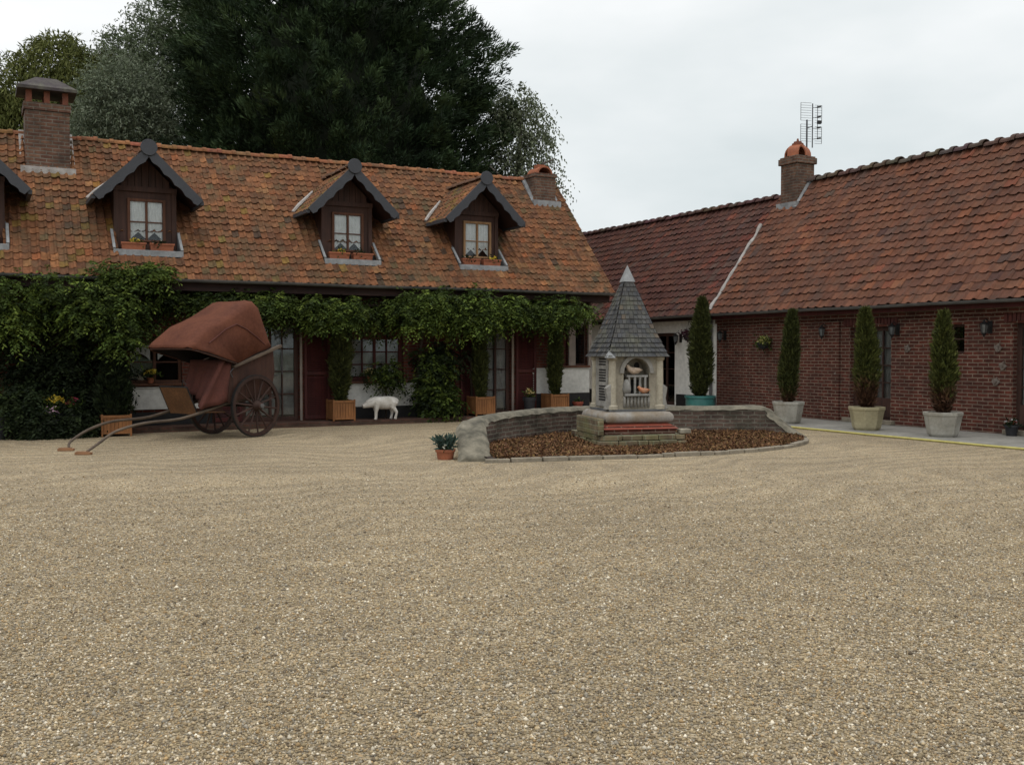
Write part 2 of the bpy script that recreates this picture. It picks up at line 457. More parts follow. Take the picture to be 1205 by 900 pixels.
# ------------------------------------------------------------------ roofs
def tile_roof(name, mat, parent, O, U, S, nu, ns, tw, ex, colf, skip=None, amp=.03, lift=.032, sag=0, rng=random.Random(3), stagger=False):
    """clay pantiles laid one by one: O eave corner, U along the eave, S up the slope"""
    O = Vector(O); U = Vector(U).normalized(); S = Vector(S).normalized(); N = U.cross(S)
    if N.z < 0: N = -N
    b = MB(); K = 7
    for j in range(ns):
        for i in range(nu):
            u0 = i * tw + (tw * .5 if stagger and j % 2 else 0); s0 = j * ex
            if skip and skip(u0 + tw / 2, s0 + ex / 2): continue
            col = colf(u0, s0)
            jt = rng.gauss(0, .006); jl = rng.gauss(0, .006); ju = rng.gauss(0, .004)
            row = []; top = []; lip = []
            for k in range(K + 1):
                t = k / K
                h = -.35 * amp * math.sin(math.pi * t / .62) if t < .62 else amp * math.sin(math.pi * (t - .62) / .38)
                uu = u0 + t * (tw + .012) + ju
                sg = sag * lump(uu * .35, s0 * .5, 1)
                row.append(O + U * uu + S * (s0 - .05 + jl) + N * (h + lift + jt + sg))
                top.append(O + U * uu + S * (s0 + ex + .01) + N * (h * .9 + .004 + sg))
                lip.append(O + U * uu + S * (s0 - .045 + jl) + N * (h + lift + jt - .02 + sg))
            n = K + 1
            b.add(row + top + lip, [(k, k + 1, n + k + 1, n + k) for k in range(K)] + [(2 * n + k, 2 * n + k + 1, k + 1, k) for k in range(K)], col)
            q = [O + U * (u0 + a * tw) + S * (s0 + c * ex) + N * (-.03) for a, c in ((0, 0), (1, 0), (1, 1), (0, 1))]
            b.add(q, [(0, 1, 2, 3)], tuple(x * .4 for x in col))
    return b.build(name, mat, parent, color=True)

def ridge_caps(name, mat, parent, a, b, r, ln, colf, collar=.03):
    a = Vector(a); b = Vector(b); d = (b - a); L = d.length; d.normalize(); side = d.cross(Vector((0, 0, 1))).normalized()
    mb = MB(); n = max(1, round(L / ln)); n8 = 9
    for i in range(n):
        p = a + d * (L * i / n); wob = random.gauss(0, .008)
        P = []
        for t, rr in ((0, r), (.72, r), (.74, r + collar), (.97, r + collar), (1.0, r + collar * .6)):
            for k in range(n8):
                ph = math.pi * k / (n8 - 1)
                P.append(p + d * (t * L / n) + side * (math.cos(ph) * rr) + Vector((0, 0, math.sin(ph) * rr * .85 + wob)))
        mb.add(P, [(q * n8 + k, q * n8 + k + 1, (q + 1) * n8 + k + 1, (q + 1) * n8 + k) for q in range(4) for k in range(n8 - 1)], colf(i, 0))
    return mb.build(name, mat, parent, color=True)

def wall_holes(mb, ax, at, thick, a0, a1, z0, z1, holes):
    """wall sheet with real openings and reveals. ax 'y': plane y=at, runs along x; ax 'x': plane x=at, runs along y; inward is +"""
    xs = sorted({a0, a1, *[h[0] for h in holes], *[h[1] for h in holes]}); zs = sorted({z0, z1, *[h[2] for h in holes], *[h[3] for h in holes]})
    P = (lambda a, d, z: (a, at + d, z)) if ax == 'y' else (lambda a, d, z: (at + d, a, z))
    for i in range(len(xs) - 1):
        for k in range(len(zs) - 1):
            cx, cz = (xs[i] + xs[i + 1]) / 2, (zs[k] + zs[k + 1]) / 2
            if any(h[0] < cx < h[1] and h[2] < cz < h[3] for h in holes): continue
            for d in (0, thick):
                mb.add([P(xs[i], d, zs[k]), P(xs[i + 1], d, zs[k]), P(xs[i + 1], d, zs[k + 1]), P(xs[i], d, zs[k + 1])], [(0, 1, 2, 3)])
    for h in holes:
        for (a, z), (b_, z2) in (((h[0], h[2]), (h[1], h[2])), ((h[1], h[2]), (h[1], h[3])), ((h[1], h[3]), (h[0], h[3])), ((h[0], h[3]), (h[0], h[2]))):
            mb.add([P(a, 0, z), P(b_, 0, z2), P(b_, thick, z2), P(a, thick, z)], [(0, 1, 2, 3)])

def window(parent, name, ax, at, a0, a1, z0, z1, fmat, cols=2, rows=2, fw=.06, curtain='full', depth=.08, leaf_split=True, room=True):
    """frame, panes and curtain set in an opening; ax as in wall_holes. Returns the frame (the part); pane and curtain are its children"""
    def bx(mb, b0, b1, d0, d1, zz0, zz1):
        if ax == 'y': mb.box(b0, b1, at + d0, at + d1, zz0, zz1)
        else: mb.box(at + d0, at + d1, b0, b1, zz0, zz1)
    f = MB(); d0, d1 = depth, depth + .06
    bx(f, a0, a0 + fw, d0, d1, z0, z1); bx(f, a1 - fw, a1, d0, d1, z0, z1)
    bx(f, a0 + fw, a1 - fw, d0, d1, z1 - fw, z1); bx(f, a0 + fw, a1 - fw, d0, d1, z0, z0 + fw)
    ia0, ia1, iz0, iz1 = a0 + fw, a1 - fw, z0 + fw, z1 - fw
    for c in range(1, cols):
        x = ia0 + (ia1 - ia0) * c / cols; w = .028 if (leaf_split and c == cols / 2) else .014
        bx(f, x - w, x + w, d0 - .006, d1 - .012, iz0, iz1)
    for r in range(1, rows):
        z = iz0 + (iz1 - iz0) * r / rows; bx(f, ia0, ia1, d0 + .008, d1 - .02, z - .013, z + .013)
    fo = f.build(name, fmat, parent, bev=.004)
    g = MB(); bx(g, ia0, ia1, d0 + .028, d0 + .034, iz0, iz1); g.build('pane', M['glass'], fo)
    if curtain:
        c = MB(); segs = 24; zt = iz1; P = []
        parts = [(ia0, ia1)] if curtain == 'full' else [(ia0, ia0 + (ia1 - ia0) * .42), (ia1 - (ia1 - ia0) * .42, ia1)]
        for (p0, p1) in parts:
            P = []
            for i in range(segs + 1):
                t = i / segs; a = p0 + (p1 - p0) * t; d = d1 + .012 + .014 * math.sin(t * 30)
                zb = iz0 + (iz1 - iz0) * (.02 if curtain == 'full' else .55 + .18 * abs(math.sin(t * math.pi)))
                for z in (zb, zt): P.append((a, at + d, z) if ax == 'y' else (at + d, a, z))
            c.add(P, [(2 * i, 2 * i + 2, 2 * i + 3, 2 * i + 1) for i in range(segs)])
        c.build('curtain', M['curtain_shaded' if curtain == 'full' else 'curtain'], fo, smooth=True)
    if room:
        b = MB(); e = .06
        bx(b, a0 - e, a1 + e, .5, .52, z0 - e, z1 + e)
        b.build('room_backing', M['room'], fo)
    return fo

# ================================================================== SETTING
g = MB(); g.add([(-600, -600, -.012), (600, -600, -.012), (600, 600, -.012), (-600, 600, -.012)], [(0, 1, 2, 3)])
tag(g.build('ground', M['grass']), kind='structure')
g = MB(); g.add([(-30, -25, 0), (17.1, -25, 0), (17.1, 34, 0), (-30, 34, 0)], [(0, 1, 2, 3)])
tag(g.build('gravel_courtyard', M['gravel']), kind='structure')

# loose stones lying on the courtyard near the viewer
def pebbles():
    rng = np.random.default_rng(5); n = 900000
    d = np.sqrt(rng.uniform(3.3 ** 2, 15 ** 2, n)); keep = rng.uniform(size=n) < np.clip((15 - d) / 11, 0, 1) ** 2.2 * .92; d = d[keep]; n = len(d)
    s = rng.uniform(-.56, .56, n) * d
    yaw = R(28.2); P = np.stack([s * math.cos(yaw) + d * math.sin(yaw), -s * math.sin(yaw) + d * math.cos(yaw), np.zeros(n)], 1)
    r = rng.lognormal(math.log(.0057), .34, n).clip(.003, .014)
    base = np.array([[1, 0, 0], [0, 1, 0], [-1, 0, 0], [0, -1, 0], [0, 0, 1], [.0, 0, -.6]], float)
    ang = rng.uniform(0, 2 * math.pi, n); c, s_ = np.cos(ang), np.sin(ang)
    B = np.broadcast_to(base, (n, 6, 3)) * (1 + rng.normal(0, .16, (n, 6, 3))) * np.stack([np.ones(n), rng.uniform(.6, 1, n), rng.uniform(.6, .95, n)], 1)[:, None, :]
    B = B * r[:, None, None] * 1.15
    X = B[..., 0] * c[:, None] - B[..., 1] * s_[:, None]; Y = B[..., 0] * s_[:, None] + B[..., 1] * c[:, None]
    V = np.stack([X, Y, B[..., 2]], -1) + P[:, None, :]; V[..., 2] += r[:, None] * .25
    tri = np.array([[0, 1, 4], [1, 2, 4], [2, 3, 4], [3, 0, 4], [1, 0, 5], [2, 1, 5], [3, 2, 5], [0, 3, 5]])
    F = (tri[None] + (np.arange(n) * 6)[:, None, None]).reshape(-1, 3)
    pal = [(.30, .245, .155), (.36, .295, .19), (.25, .20, .13), (.21, .185, .145), (.42, .36, .26), (.32, .23, .125), (.15, .12, .085), (.26, .24, .20), (.33, .265, .17), (.31, .255, .165), (.28, .23, .15), (.58, .54, .45)]
    tone = np.array([1 + .07 * lump(a * .5, b_ * .45, 2) + .05 * lump(a * 1.7, b_ * 1.3, 5) for a, b_ in P[:, :2]])      # drier and damper patches
    rr_ = np.hypot(P[:, 0] - 16, P[:, 1] - 13) + .25 * np.sin(P[:, 0] * .8); tone += .045 * np.sin(rr_ * 8.5) * (np.sin(rr_ * 1.1) > -.2)      # turned-over stones in old tyre arcs
    C = np.repeat((pick(pal, n, rng, .17) * np.array([1.07, 1.035, .975]) * tone[:, None]).clip(0, 1), 6, 0)
    o = np_mesh('gravel_stones', V.reshape(-1, 3), F, M['pebble'], C=C, smooth=True)
    tag(o, kind='stuff')
pebbles()

# concrete walk in front of the brick range, brick apron before the farmhouse
g = MB(); g.box(14.98, 17.0, 5, 24.5, -.1, .045); tag(g.build('concrete_walk', M['concrete'], bev=.012), kind='structure')
g = MB()
L0, L1, y0, y1, z = -6.0, 13.7, 20.62, 21.3, .10
g.add([(L0, y0, z), (L1, y0, z), (L1, y1, z), (L0, y1, z), (L0, y0, -.05), (L1, y0, -.05), (L1, y1, -.05)], [(0, 1, 2, 3), (4, 5, 1, 0), (5, 6, 2, 1)],
      uvs=[(L0, y0), (L1, y0), (L1, y1), (L0, y1), (L0, y0 - .15), (L1, y0 - .15), (L1, y1)])
tag(g.build('brick_apron', M['cobble']), kind='structure')

# ================================================================== FARMHOUSE (left range)
YE, YA, YR, YB = 20.6, 21.3, 23.48, 26.36
ZE, ZR = 3.06, 6.14
SL = (ZR - ZE) / (YR - YE)
XL, XR = -6.1, 13.88
WX0, WX1 = -5.8, 13.62
house = thing('farmhouse', 'long low farmhouse with mottled orange tiled roof, four dormers and vine hung front', 'house', (4, 21.3, 0))
HO = [ # openings: x0 x1 z0 z1
    (2.70, 3.75, .95, 1.80), (4.98, 6.20, .10, 2.22), (7.28, 8.62, .93, 1.95), (10.64, 11.40, .10, 2.22), (12.52, 12.99, 1.24, 2.45), (13.19, 13.56, 1.24, 2.45)]
w = MB(); wall_holes(w, 'y', YA, .32, WX0, WX1, -.05, 3.55, HO)
w.add([(WX1, YA, -.05), (WX1, 25.66, -.05), (WX1, 25.66, 3.5), (WX1, YR, 5.9), (WX1, YA, 3.55)], [(0, 1, 2, 3, 4)])
w.add([(WX0, YA, -.05), (WX0, 25.66, -.05), (WX0, 25.66, 3.5), (WX0, YR, 5.9), (WX0, YA, 3.55)], [(0, 1, 2, 3, 4)])
w.add([(WX0, 25.66, -.05), (WX1, 25.66, -.05), (WX1, 25.66, 3.5), (WX0, 25.66, 3.5)], [(0, 1, 2, 3)])
w.build('wall', M['brick_dark'], house)
# timber upper band right of the wall and the eaves
f = MB(); f.box(XL, XR - .05, YE + .10, YE + .14, 2.80, 3.02)
f.build('fascia', M['beam'], house)
f = MB(); f.box(XL, XR - .05, YE + .14, YA - .003, 2.80, 2.83); f.build('soffit', M['brownwood'], house)
f = MB()
for a in (13.3,): f.obox((a, YA - .06, 2.2), (a + .42, YA - .45, 2.78), .10, .10)
f.build('strut', M['palepost'], house)
# render panels under the windows
for (a, b_, z0, z1) in ((2.45, 4.1, .42, .84), (7.05, 8.95, .36, .84), (11.98, 13.60, .56, 1.15)):
    f = MB(); f.box(a, b_, YA - .05, YA - .004, z0, z1); f.box(a, b_, YA - .065, YA - .004, z1 + .001, z1 + .035)
    f.build('dado_panel', M['white_dado'], house, bev=.006)
for (a, b_, t) in ((WX0, 4.96, .36), (6.9, 10.0, .355), (12.0, 13.60, .555)):
    f = MB(); f.box(a, b_, YA - .055, YA - .004, .0, t); f.build('plinth', M['black'], house)
for (a, b_, z0) in ((2.62, 3.83, .90), (7.2, 8.7, .88), (12.44, 13.6, 1.19)):
    f = MB(); f.box(a, b_, YA - .11, YA + .10, z0, z0 + .05); f.build('sill', M['frame'], house, bev=.006)
window(house, 'window', 'y', YA, 2.70, 3.75, .95, 1.80, M['frame'], 2, 2, curtain='half')
window(house, 'window', 'y', YA, 7.28, 8.62, .93, 1.95, M['maroon'], 4, 3, .09, curtain='full')
window(house, 'window', 'y', YA, 12.52, 12.99, 1.24, 2.45, M['maroon'], 2, 3, .07, curtain='half')
window(house, 'window', 'y', YA, 13.19, 13.56, 1.24, 2.45, M['brownwood'], 1, 1, .04, curtain=None)
for a, b_ in ((12.99, 13.19), (13.56, 13.66)):
    f = MB(); f.box(a + .004, b_ - .004, YA - .06, YA - .003, 1.24, 2.78); f.build('post', M['palepost'], house, bev=.008)
for a, b_ in ((4.98, 6.20), (10.64, 11.40)):
    d = window(house, 'door', 'y', YA, a, b_, .10, 2.22, M['brownwood'], 4 if b_ - a > 1 else 2, 4, .085, curtain='full', depth=.10)
    h = MB(); xm = (a + b_) / 2 + .05; h.tube([(xm, YA + .08, 1.08), (xm, YA + .05, 1.08), (xm + .10, YA + .05, 1.08)], .01); h.build('handle', M['steel'], d)
    h = MB(); h.box(b_ + .006, b_ + .055, YA - .03, YA - .004, .1, 2.2); h.build('door_reveal', M['palepost'], house)
def shutter(a, b_, z0=.12, z1=2.12):
    f = MB(); y0, y1 = YA - .075, YA - .03
    f.box(a, a + .06, y0, y1, z0, z1); f.box(b_ - .06, b_, y0, y1, z0, z1)
    for zz in (z0, (z0 + z1) / 2 - .04, z1 - .08): f.box(a + .06, b_ - .06, y0 + .001, y1, zz, zz + .08)
    k = MB(); z = z0 + .085
    o = f.build('shutter', M['maroon'], house, bev=.004)
    while z < z1 - .1:
        if not (z0 + (z1 - z0) / 2 - .08 < z < z0 + (z1 - z0) / 2 + .05):
            k.add([(a + .06, y0 + .006, z), (b_ - .06, y0 + .006, z), (b_ - .06, y1, z + .045), (a + .06, y1, z + .045), (a + .06, y0 + .014, z - .004), (b_ - .06, y0 + .014, z - .004)], [(0, 1, 2, 3), (4, 5, 1, 0)])
        z += .042
    k.build('louvres', M['maroon'], o)
    return o
for a, b_ in ((4.34, 4.95), (6.29, 6.87), (10.02, 10.60), (11.50, 12.06)): shutter(a, b_)

# main roof
PALA0 = [(.26, .092, .036), (.21, .075, .034), (.28, .125, .052), (.17, .064, .032), (.24, .10, .038), (.30, .12, .045), (.20, .10, .04), (.15, .085, .04), (.125, .088, .06), (.075, .045, .032), (.23, .13, .045)]
rA = random.Random(21)
PALA = [(.215, .092, .043), (.195, .082, .039), (.228, .102, .049), (.175, .075, .037), (.205, .094, .045), (.235, .102, .046), (.185, .088, .043), (.145, .068, .037)]
def colA(u, s):
    n = .8 * lump(u * .8, s * 1.1, .4) + .5 * lump(u * 2.3, s * 2.9, 1.4) + rA.gauss(0, .42)
    if n > .9: c = rA.choice([(.125, .075, .046), (.135, .088, .042), (.090, .055, .036), (.14, .095, .048), (.08, .05, .034)])
    elif n < -.85: c = rA.choice([(.29, .125, .052), (.27, .135, .06), (.275, .10, .042)])
    else: c = rA.choice(PALA)
    v = rA.uniform(.82, 1.16); c = tuple(x * v for x in c)
    if rA.random() < .07 * max(0, 1 - (u + XL) / 9): c = (c[0] * .95, c[1] * 1.3, c[2] * .8)      # yellow lichen at the left end
    fl = max(0, min(1, (u + XL) / 14 + .1))     # the clay is browner and cleaner towards the right-hand end
    return tuple(x * (.88 - .06 * fl) for x in c)
sv = Vector((0, YR - YE, ZR - ZE)); LS = sv.length
NRA = 22; NCA = 130; EXA = LS / NRA
DORM = [(-.05, .60), (3.09, .60), (7.33, .585), (10.53, .57)]
YD, YF = 21.09, 21.44           # notch front, dormer wall
def skipA(u, s):
    x = XL + u; f_ = (YR - YE) / LS; lo = YE + (s - EXA / 2 - .05) * f_; hi = YE + (s + EXA / 2) * f_
    return any(abs(x - c) < hw + .03 and hi > YD + .03 and lo < YF + .02 for c, hw in DORM)
roof = tile_roof('roof', M['tile'], house, (XL, YE - .02, ZE - .02), (1, 0, 0), sv, NCA, NRA, (XR - XL) / NCA, EXA, colA, skipA, amp=.030, lift=.028, sag=.03)
b = MB(); b.add([(XL, YR, ZR), (XR, YR, ZR), (XR, YB, ZE), (XL, YB, ZE)], [(0, 1, 2, 3)], (.2, .08, .04))
b.build('rear_slope', M['tile'], roof, color=True)
ridge_caps('ridge_tiles', M['tile'], roof, (XL, YR, ZR - .04), (XR, YR, ZR - .04), .11, .33, lambda i, j: tuple(x * random.uniform(.8, 1.1) for x in (.27, .11, .05)), .022)
b = MB(); b.obox((XR - .02, YE, ZE - .07), (XR - .02, YR, ZR - .07), .05, .13); b.obox((XR - .02, YB, ZE - .07), (XR - .02, YR, ZR - .07), .05, .13)
b.build('verge_board', M['beam'], roof)
def gutter(name, parent, a, b_, r=.065):
    a = Vector(a); b_ = Vector(b_); d = (b_ - a).normalized(); sd = d.cross(Vector((0, 0, 1))); m = MB(); P = []
    n = 9; N = 12
    for i in range(N + 1):
        p = a + (b_ - a) * i / N + Vector((0, 0, .006 * math.sin(i * 2.1)))
        for rr in (r, r - .008):
            for k in range(n): ph = math.pi * k / (n - 1); P.append(p + sd * math.cos(ph) * rr - Vector((0, 0, math.sin(ph) * rr)))
    st = 2 * n
    F = []
    for i in range(N):
        for o in (0, n):
            F += [(i * st + o + k, i * st + o + k + 1, (i + 1) * st + o + k + 1, (i + 1) * st + o + k) for k in range(n - 1)]
        for k in (0, n - 1): F.append((i * st + k, i * st + n + k, (i + 1) * st + n + k, (i + 1) * st + k))
    for k in range(n - 1): F += [(k, k + 1, n + k + 1, n + k), (N * st + k, N * st + k + 1, N * st + n + k + 1, N * st + n + k)]
    m.add(P, F); return m.build(name, M['zinc'], parent, auto=40)
gutter('gutter', house, (XL, YE - .06, ZE - .045), (XR + .02, YE - .06, ZE - .045))

def dormer(cx, hw, fmat, right_low=False):
    zs = 3.585; zt = 4.62; ap = 5.60; ow = 1.0; yo = 20.93
    # front wall with opening
    f = MB(); wl, wr, wz0, wz1 = cx - .365, cx + .365, 3.80, 4.66
    wl += .02; wr += .02
    wall_holes(f, 'y', YF, .10, cx - hw, cx + hw, zs, 4.86, [(wl, wr, wz0, wz1)])
    for s in (-1, 1): f.add([(cx + s * hw, YF, zs - .2), (cx + s * hw, YF + 1.4, zs - .2), (cx + s * hw, YF + 1.4, 4.86), (cx + s * hw, YF, 4.86)], [(0, 1, 2, 3)])
    body = f.build('dormer', M['brownwood'], house)
    # vertical boards in the gable
    f = MB(); x = cx - hw
    f.box(cx - hw - .01, cx + hw + .01, YF - .05, YF - .003, 4.80, 4.90)
    nb = 9; bw = 2 * hw / nb
    for i in range(nb):
        x0 = cx - hw + i * bw + .004; x1 = x0 + bw - .008
        t0, t1 = [ap - .12 - abs(q - cx) * .98 for q in (x0, x1)]
        if i == nb // 2: f.prism([(x0, 4.902), (x1, 4.902), (x1, t1), (cx, ap - .12), (x0, t0)], 'y', YF - .03, YF - .004)
        elif min(t0, t1) > 4.92: f.prism([(x0, 4.902), (x1, 4.902), (x1, t1), (x0, t0)], 'y', YF - .03, YF - .004)
    f.build('gable_boards', M['brownwood'], body)
    f = MB(); f.add([(cx - hw, YF + .03, 4.85), (cx + hw, YF + .03, 4.85), (cx, YF + .03, ap - .05)], [(0, 1, 2)]); f.build('gable_back', M['beam'], body)
    # side posts
    for s in (-1, 1):
        f = MB(); f.box(cx + s * hw - .09 * (s > 0), cx + s * hw + .09 * (s < 0), YF - .035, YF - .004, zs, 4.80); f.build('post', M['brownwood'], body)
    window_in(body, wl, wr, wz0, wz1, fmat)
    # roof slopes
    for s in (-1, 1):
        d = Vector((-s * ow, 0, ap - zt))
        tile_roof('dormer_roof', M['tile'], body, (cx + s * ow, yo, zt), (0, 1, 0), d, 13, 8, .158, d.length / 8, colA, amp=.024, lift=.024, rng=rA)
        m = MB(); m.add([(cx + s * ow, yo, zt - .05), (cx + s * ow, yo + 1.9, zt - .05), (cx, yo + 1.9, ap - .05), (cx, yo, ap - .05)], [(0, 1, 2, 3)]); m.build('dormer_soffit', M['beam'], body)
        # bargeboard with scalloped lower edge
        L = Vector((s * ow, 0, zt - ap)).length; t = Vector((s * ow, 0, zt - ap)).normalized(); nrm = Vector((0, 0, -1)) - t * (-t.z); nrm.normalize()
        top = [Vector((cx, 0, ap + .05)) + t * (L + .05) * (i / 32) for i in range(33)]
        def low(i):
            q = i / 32
            return .20 - .035 * abs(math.sin(q * math.pi * 5.0)) if q < .93 else .19 - .5 * (q - .93)
        bot = [top[i] + nrm * low(i) for i in range(33)]
        m = MB()
        for i in range(32):
            P = [(p.x, y, p.z) for y in (yo - .045, yo - .005) for p in (top[i], top[i + 1], bot[i + 1], bot[i])]
            fc = [(0, 1, 2, 3), (7, 6, 5, 4), (0, 4, 5, 1), (2, 6, 7, 3)]
            if i == 31: fc.append((1, 5, 6, 2))
            m.add(P, fc)
        m.build('bargeboard', M['slateboard'], body)
        # dormer gutter and white fillet where it meets the main roof
        m = MB(); m.obox((cx + s * (ow + .02), yo, zt - .04), (cx + s * (ow + .02), yo + 1.05, zt - .04), .07, .08); m.build('dormer_gutter', M['slateboard'], body)
        m = MB(); a0 = Vector((cx + s * (ow + .03), YE + (zt + .02 - ZE) / SL, zt + .07)); a1 = Vector((cx + s * (ow * .42), YE + (zt + .57 - ZE) / SL, zt + .64))
        m.tube([a0, a0.lerp(a1, .3) + Vector((0, 0, .015)), a0.lerp(a1, .7), a1], [.035, .042, .034, .022], 6); m.build('valley_fillet', M['mortar'], body)
    m = MB(); yz = Vector((cx, yo - .05, ap - .02)); P = []
    n = 24
    for y in (yo - .075, yo - .046):
        for k in range(n): P.append((cx + .16 * math.cos(2 * math.pi * k / n), y, ap + .0 + .16 * math.sin(2 * math.pi * k / n)))
    m.add(P, [tuple(range(n)), tuple(range(2 * n - 1, n - 1, -1))] + [(k, k + n, (k + 1) % n + n, (k + 1) % n) for k in range(n)])
    m.build('disc', M['slateboard'], body, bev=.006)
    ridge_caps('dormer_ridge', M['tile'], body, (cx, yo, ap + .03), (cx, yo + 2.1, ap + .03), .085, .33, lambda i, j: (.13, .07, .045), .014)
    # lead tray in the roof notch
    zr0 = ZE + SL * (YD - YE); zr1 = ZE + SL * (YF - YE)
    m = MB(); m.box(cx - hw - .01, cx + hw + .01, YD, YF + .01, zs - .03, zs)
    m.box(cx - hw - .06, cx + hw + .06, YD - .10, YD + .02, zs - .11, zs + .012)
    m.build('lead_tray', M['lead'], body, bev=.006)
    for s in (-1, 1):
        x = cx + s * (hw + .015)
        m = MB(); m.prism([(YD, zs - .02), (YF + .1, zs - .02), (YF + .1, zr1 + .12), (YD, zr0 + .05)], 'x', x - .008, x + .008); m.build('notch_cheek', M['lead_dark'], body)
        m = MB(); m.obox((cx + s * (hw + .04), YD - .06, zr0 + .03), (cx + s * (hw + .04), YF + .02, zr1 + .065), .05, .03); m.build('lead_edge', M['lead'], body)
    return body
def window_in(body, a0, a1, z0, z1, fmat):
    fw = .055; at = YF - .012
    f = MB(); f.box(a0, a0 + fw, at - .03, at + .05, z0, z1); f.box(a1 - fw, a1, at - .03, at + .05, z0, z1)
    f.box(a0 + fw, a1 - fw, at - .03, at + .05, z1 - fw, z1); f.box(a0 + fw, a1 - fw, at - .03, at + .05, z0, z0 + .04)
    xm = (a0 + a1) / 2; f.box(xm - .022, xm + .022, at - .022, at + .03, z0 + .04, z1 - fw)
    zm = z0 + (z1 - z0) * .46
    f.box(a0 + fw, xm - .022, at - .01, at + .025, zm - .012, zm + .012); f.box(xm + .022, a1 - fw, at - .01, at + .025, zm - .012, zm + .012)
    f.build('window_frame', fmat, body, bev=.004)
    f = MB(); f.box(a0 + fw, a1 - fw, at + .008, at + .013, z0 + .04, z1 - fw); f.build('pane', M['glass'], body)
    # tied-back net curtains with pointed hems
    c = MB(); segs = 16
    for p0, p1 in ((a0 + fw, xm), (xm, a1 - fw)):
        P = []
        for i in range(segs + 1):
            t = i / segs; x = p0 + (p1 - p0) * t; y = at + .032 + .010 * math.sin(t * 26)
            zb = z0 + .05 + .15 * (1 - abs(2 * t - 1))
            P += [(x, y, zb), (x, y, z1 - fw)]
        c.add(P, [(2 * i, 2 * i + 2, 2 * i + 3, 2 * i + 1) for i in range(segs)])
    c.build('curtain', M['curtain'], body, smooth=True)
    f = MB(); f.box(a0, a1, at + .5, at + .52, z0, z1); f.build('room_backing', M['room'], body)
for i, (cx, hw) in enumerate(DORM): dormer(cx, hw, M['frame_oak'] if i == 3 else M['frame'])

# big chimney with the open-sided slate cap
def roofz(y): return ZE + SL * (y - YE)
c = MB(); x0, x1, y0, y1 = .98, 1.81, 22.72, 23.42
c.box(x0, x1, y0, y1, 5.2, 6.50); c.box(x0 - .03, x1 + .03, y0 - .03, y1 + .03, 6.501, 6.66)
ch = c.build('chimney', M['brick_chim'], house, bev=.008)
c = MB()
for x in (x0 + .02, (x0 + x1) / 2 - .06, x1 - .13):
    for y in (y0, y1 - .13): c.box(x, x + .11, y, y + .13, 6.661, 6.90)
c.build('cap_pier', M['terracotta_old'], ch)
c = MB(); a = .14
P = [(x0 - a, y0 - a, 6.90), (x1 + a, y0 - a, 6.90), (x1 + a, y1 + a, 6.90), (x0 - a, y1 + a, 6.90)]
P2 = [(p[0], p[1], 6.96) for p in P]; P3 = [(x0 + .22, y0 + .22, 7.22), (x1 - .22, y0 + .22, 7.22), (x1 - .22, y1 - .22, 7.22), (x0 + .22, y1 - .22, 7.22)]
c.add(P + P2 + P3, [(3, 2, 1, 0), (8, 9, 10, 11)] + [(i + o, (i + 1) % 4 + o, (i + 1) % 4 + 4 + o, i + 4 + o) for o in (0, 4) for i in range(4)], (.055, .045, .048))
c.build('cap', M['slate'], ch, color=True)
c = MB(); c.obox((x0 - .05, y0 - .05, roofz(y0 - .1) + .0), (x0 - .05, YR, ZR + .06), .10, .06); c.obox((x1 + .05, y0 - .05, roofz(y0 - .1)), (x1 + .05, YR, ZR + .06), .10, .06)
c.box(x0 - .1, x1 + .1, y0 - .12, y0 - .002, roofz(y0) - .16, roofz(y0) + .02)
c.build('flashing', M['mortar'], ch)
# small chimney at the right end
c = MB(); x0, x1, y0, y1 = 12.94, 13.56, 22.86, 23.46
c.box(x0, x1, y0, y1, 5.2, 6.14); c.box(x0 - .03, x1 + .03, y0 - .03, y1 + .03, 6.141, 6.24)
ch = c.build('chimney', M['brick_chim'], house, bev=.008)
c = MB()
for zc, r, w_ in ((6.242, .20, .62),):
    for sgn in (0,):
        P = []; n = 13
        for y in (y0 + .02, y1 - .02):
            for rr in (r, r - .04):
                for k in range(n): ph = math.pi * k / (n - 1); P.append(((x0 + x1) / 2 + math.cos(ph) * rr * 1.15, y, zc + math.sin(ph) * rr))
        F = []
        for k in range(n - 1): F += [(k, k + 1, 2 * n + k + 1, 2 * n + k), (n + k, n + k + 1, 3 * n + k + 1, 3 * n + k), (k, k + 1, n + k + 1, n + k), (2 * n + k, 2 * n + k + 1, 3 * n + k + 1, 3 * n + k)]
        c.add(P, F)
c.box((x0 + x1) / 2 - .12, (x0 + x1) / 2 + .12, y0 + .2, y1 - .2, 6.42, 6.50)
c.build('arched_cap_tile', M['terracotta'], ch, auto=40)
c = MB(); c.obox((x0 - .05, y0 - .05, roofz(y0 - .1) + .02), (x0 - .05, YR, ZR + .08), .10, .06); c.obox((x1 + .05, y0 - .05, roofz(y0 - .1) + .02), (x1 + .05, YR, ZR + .08), .10, .06)
c.box(x0 - .1, x1 + .1, y0 - .12, y0 - .002, roofz(y0) - .14, roofz(y0) + .04)
c.build('flashing', M['lead'], ch)

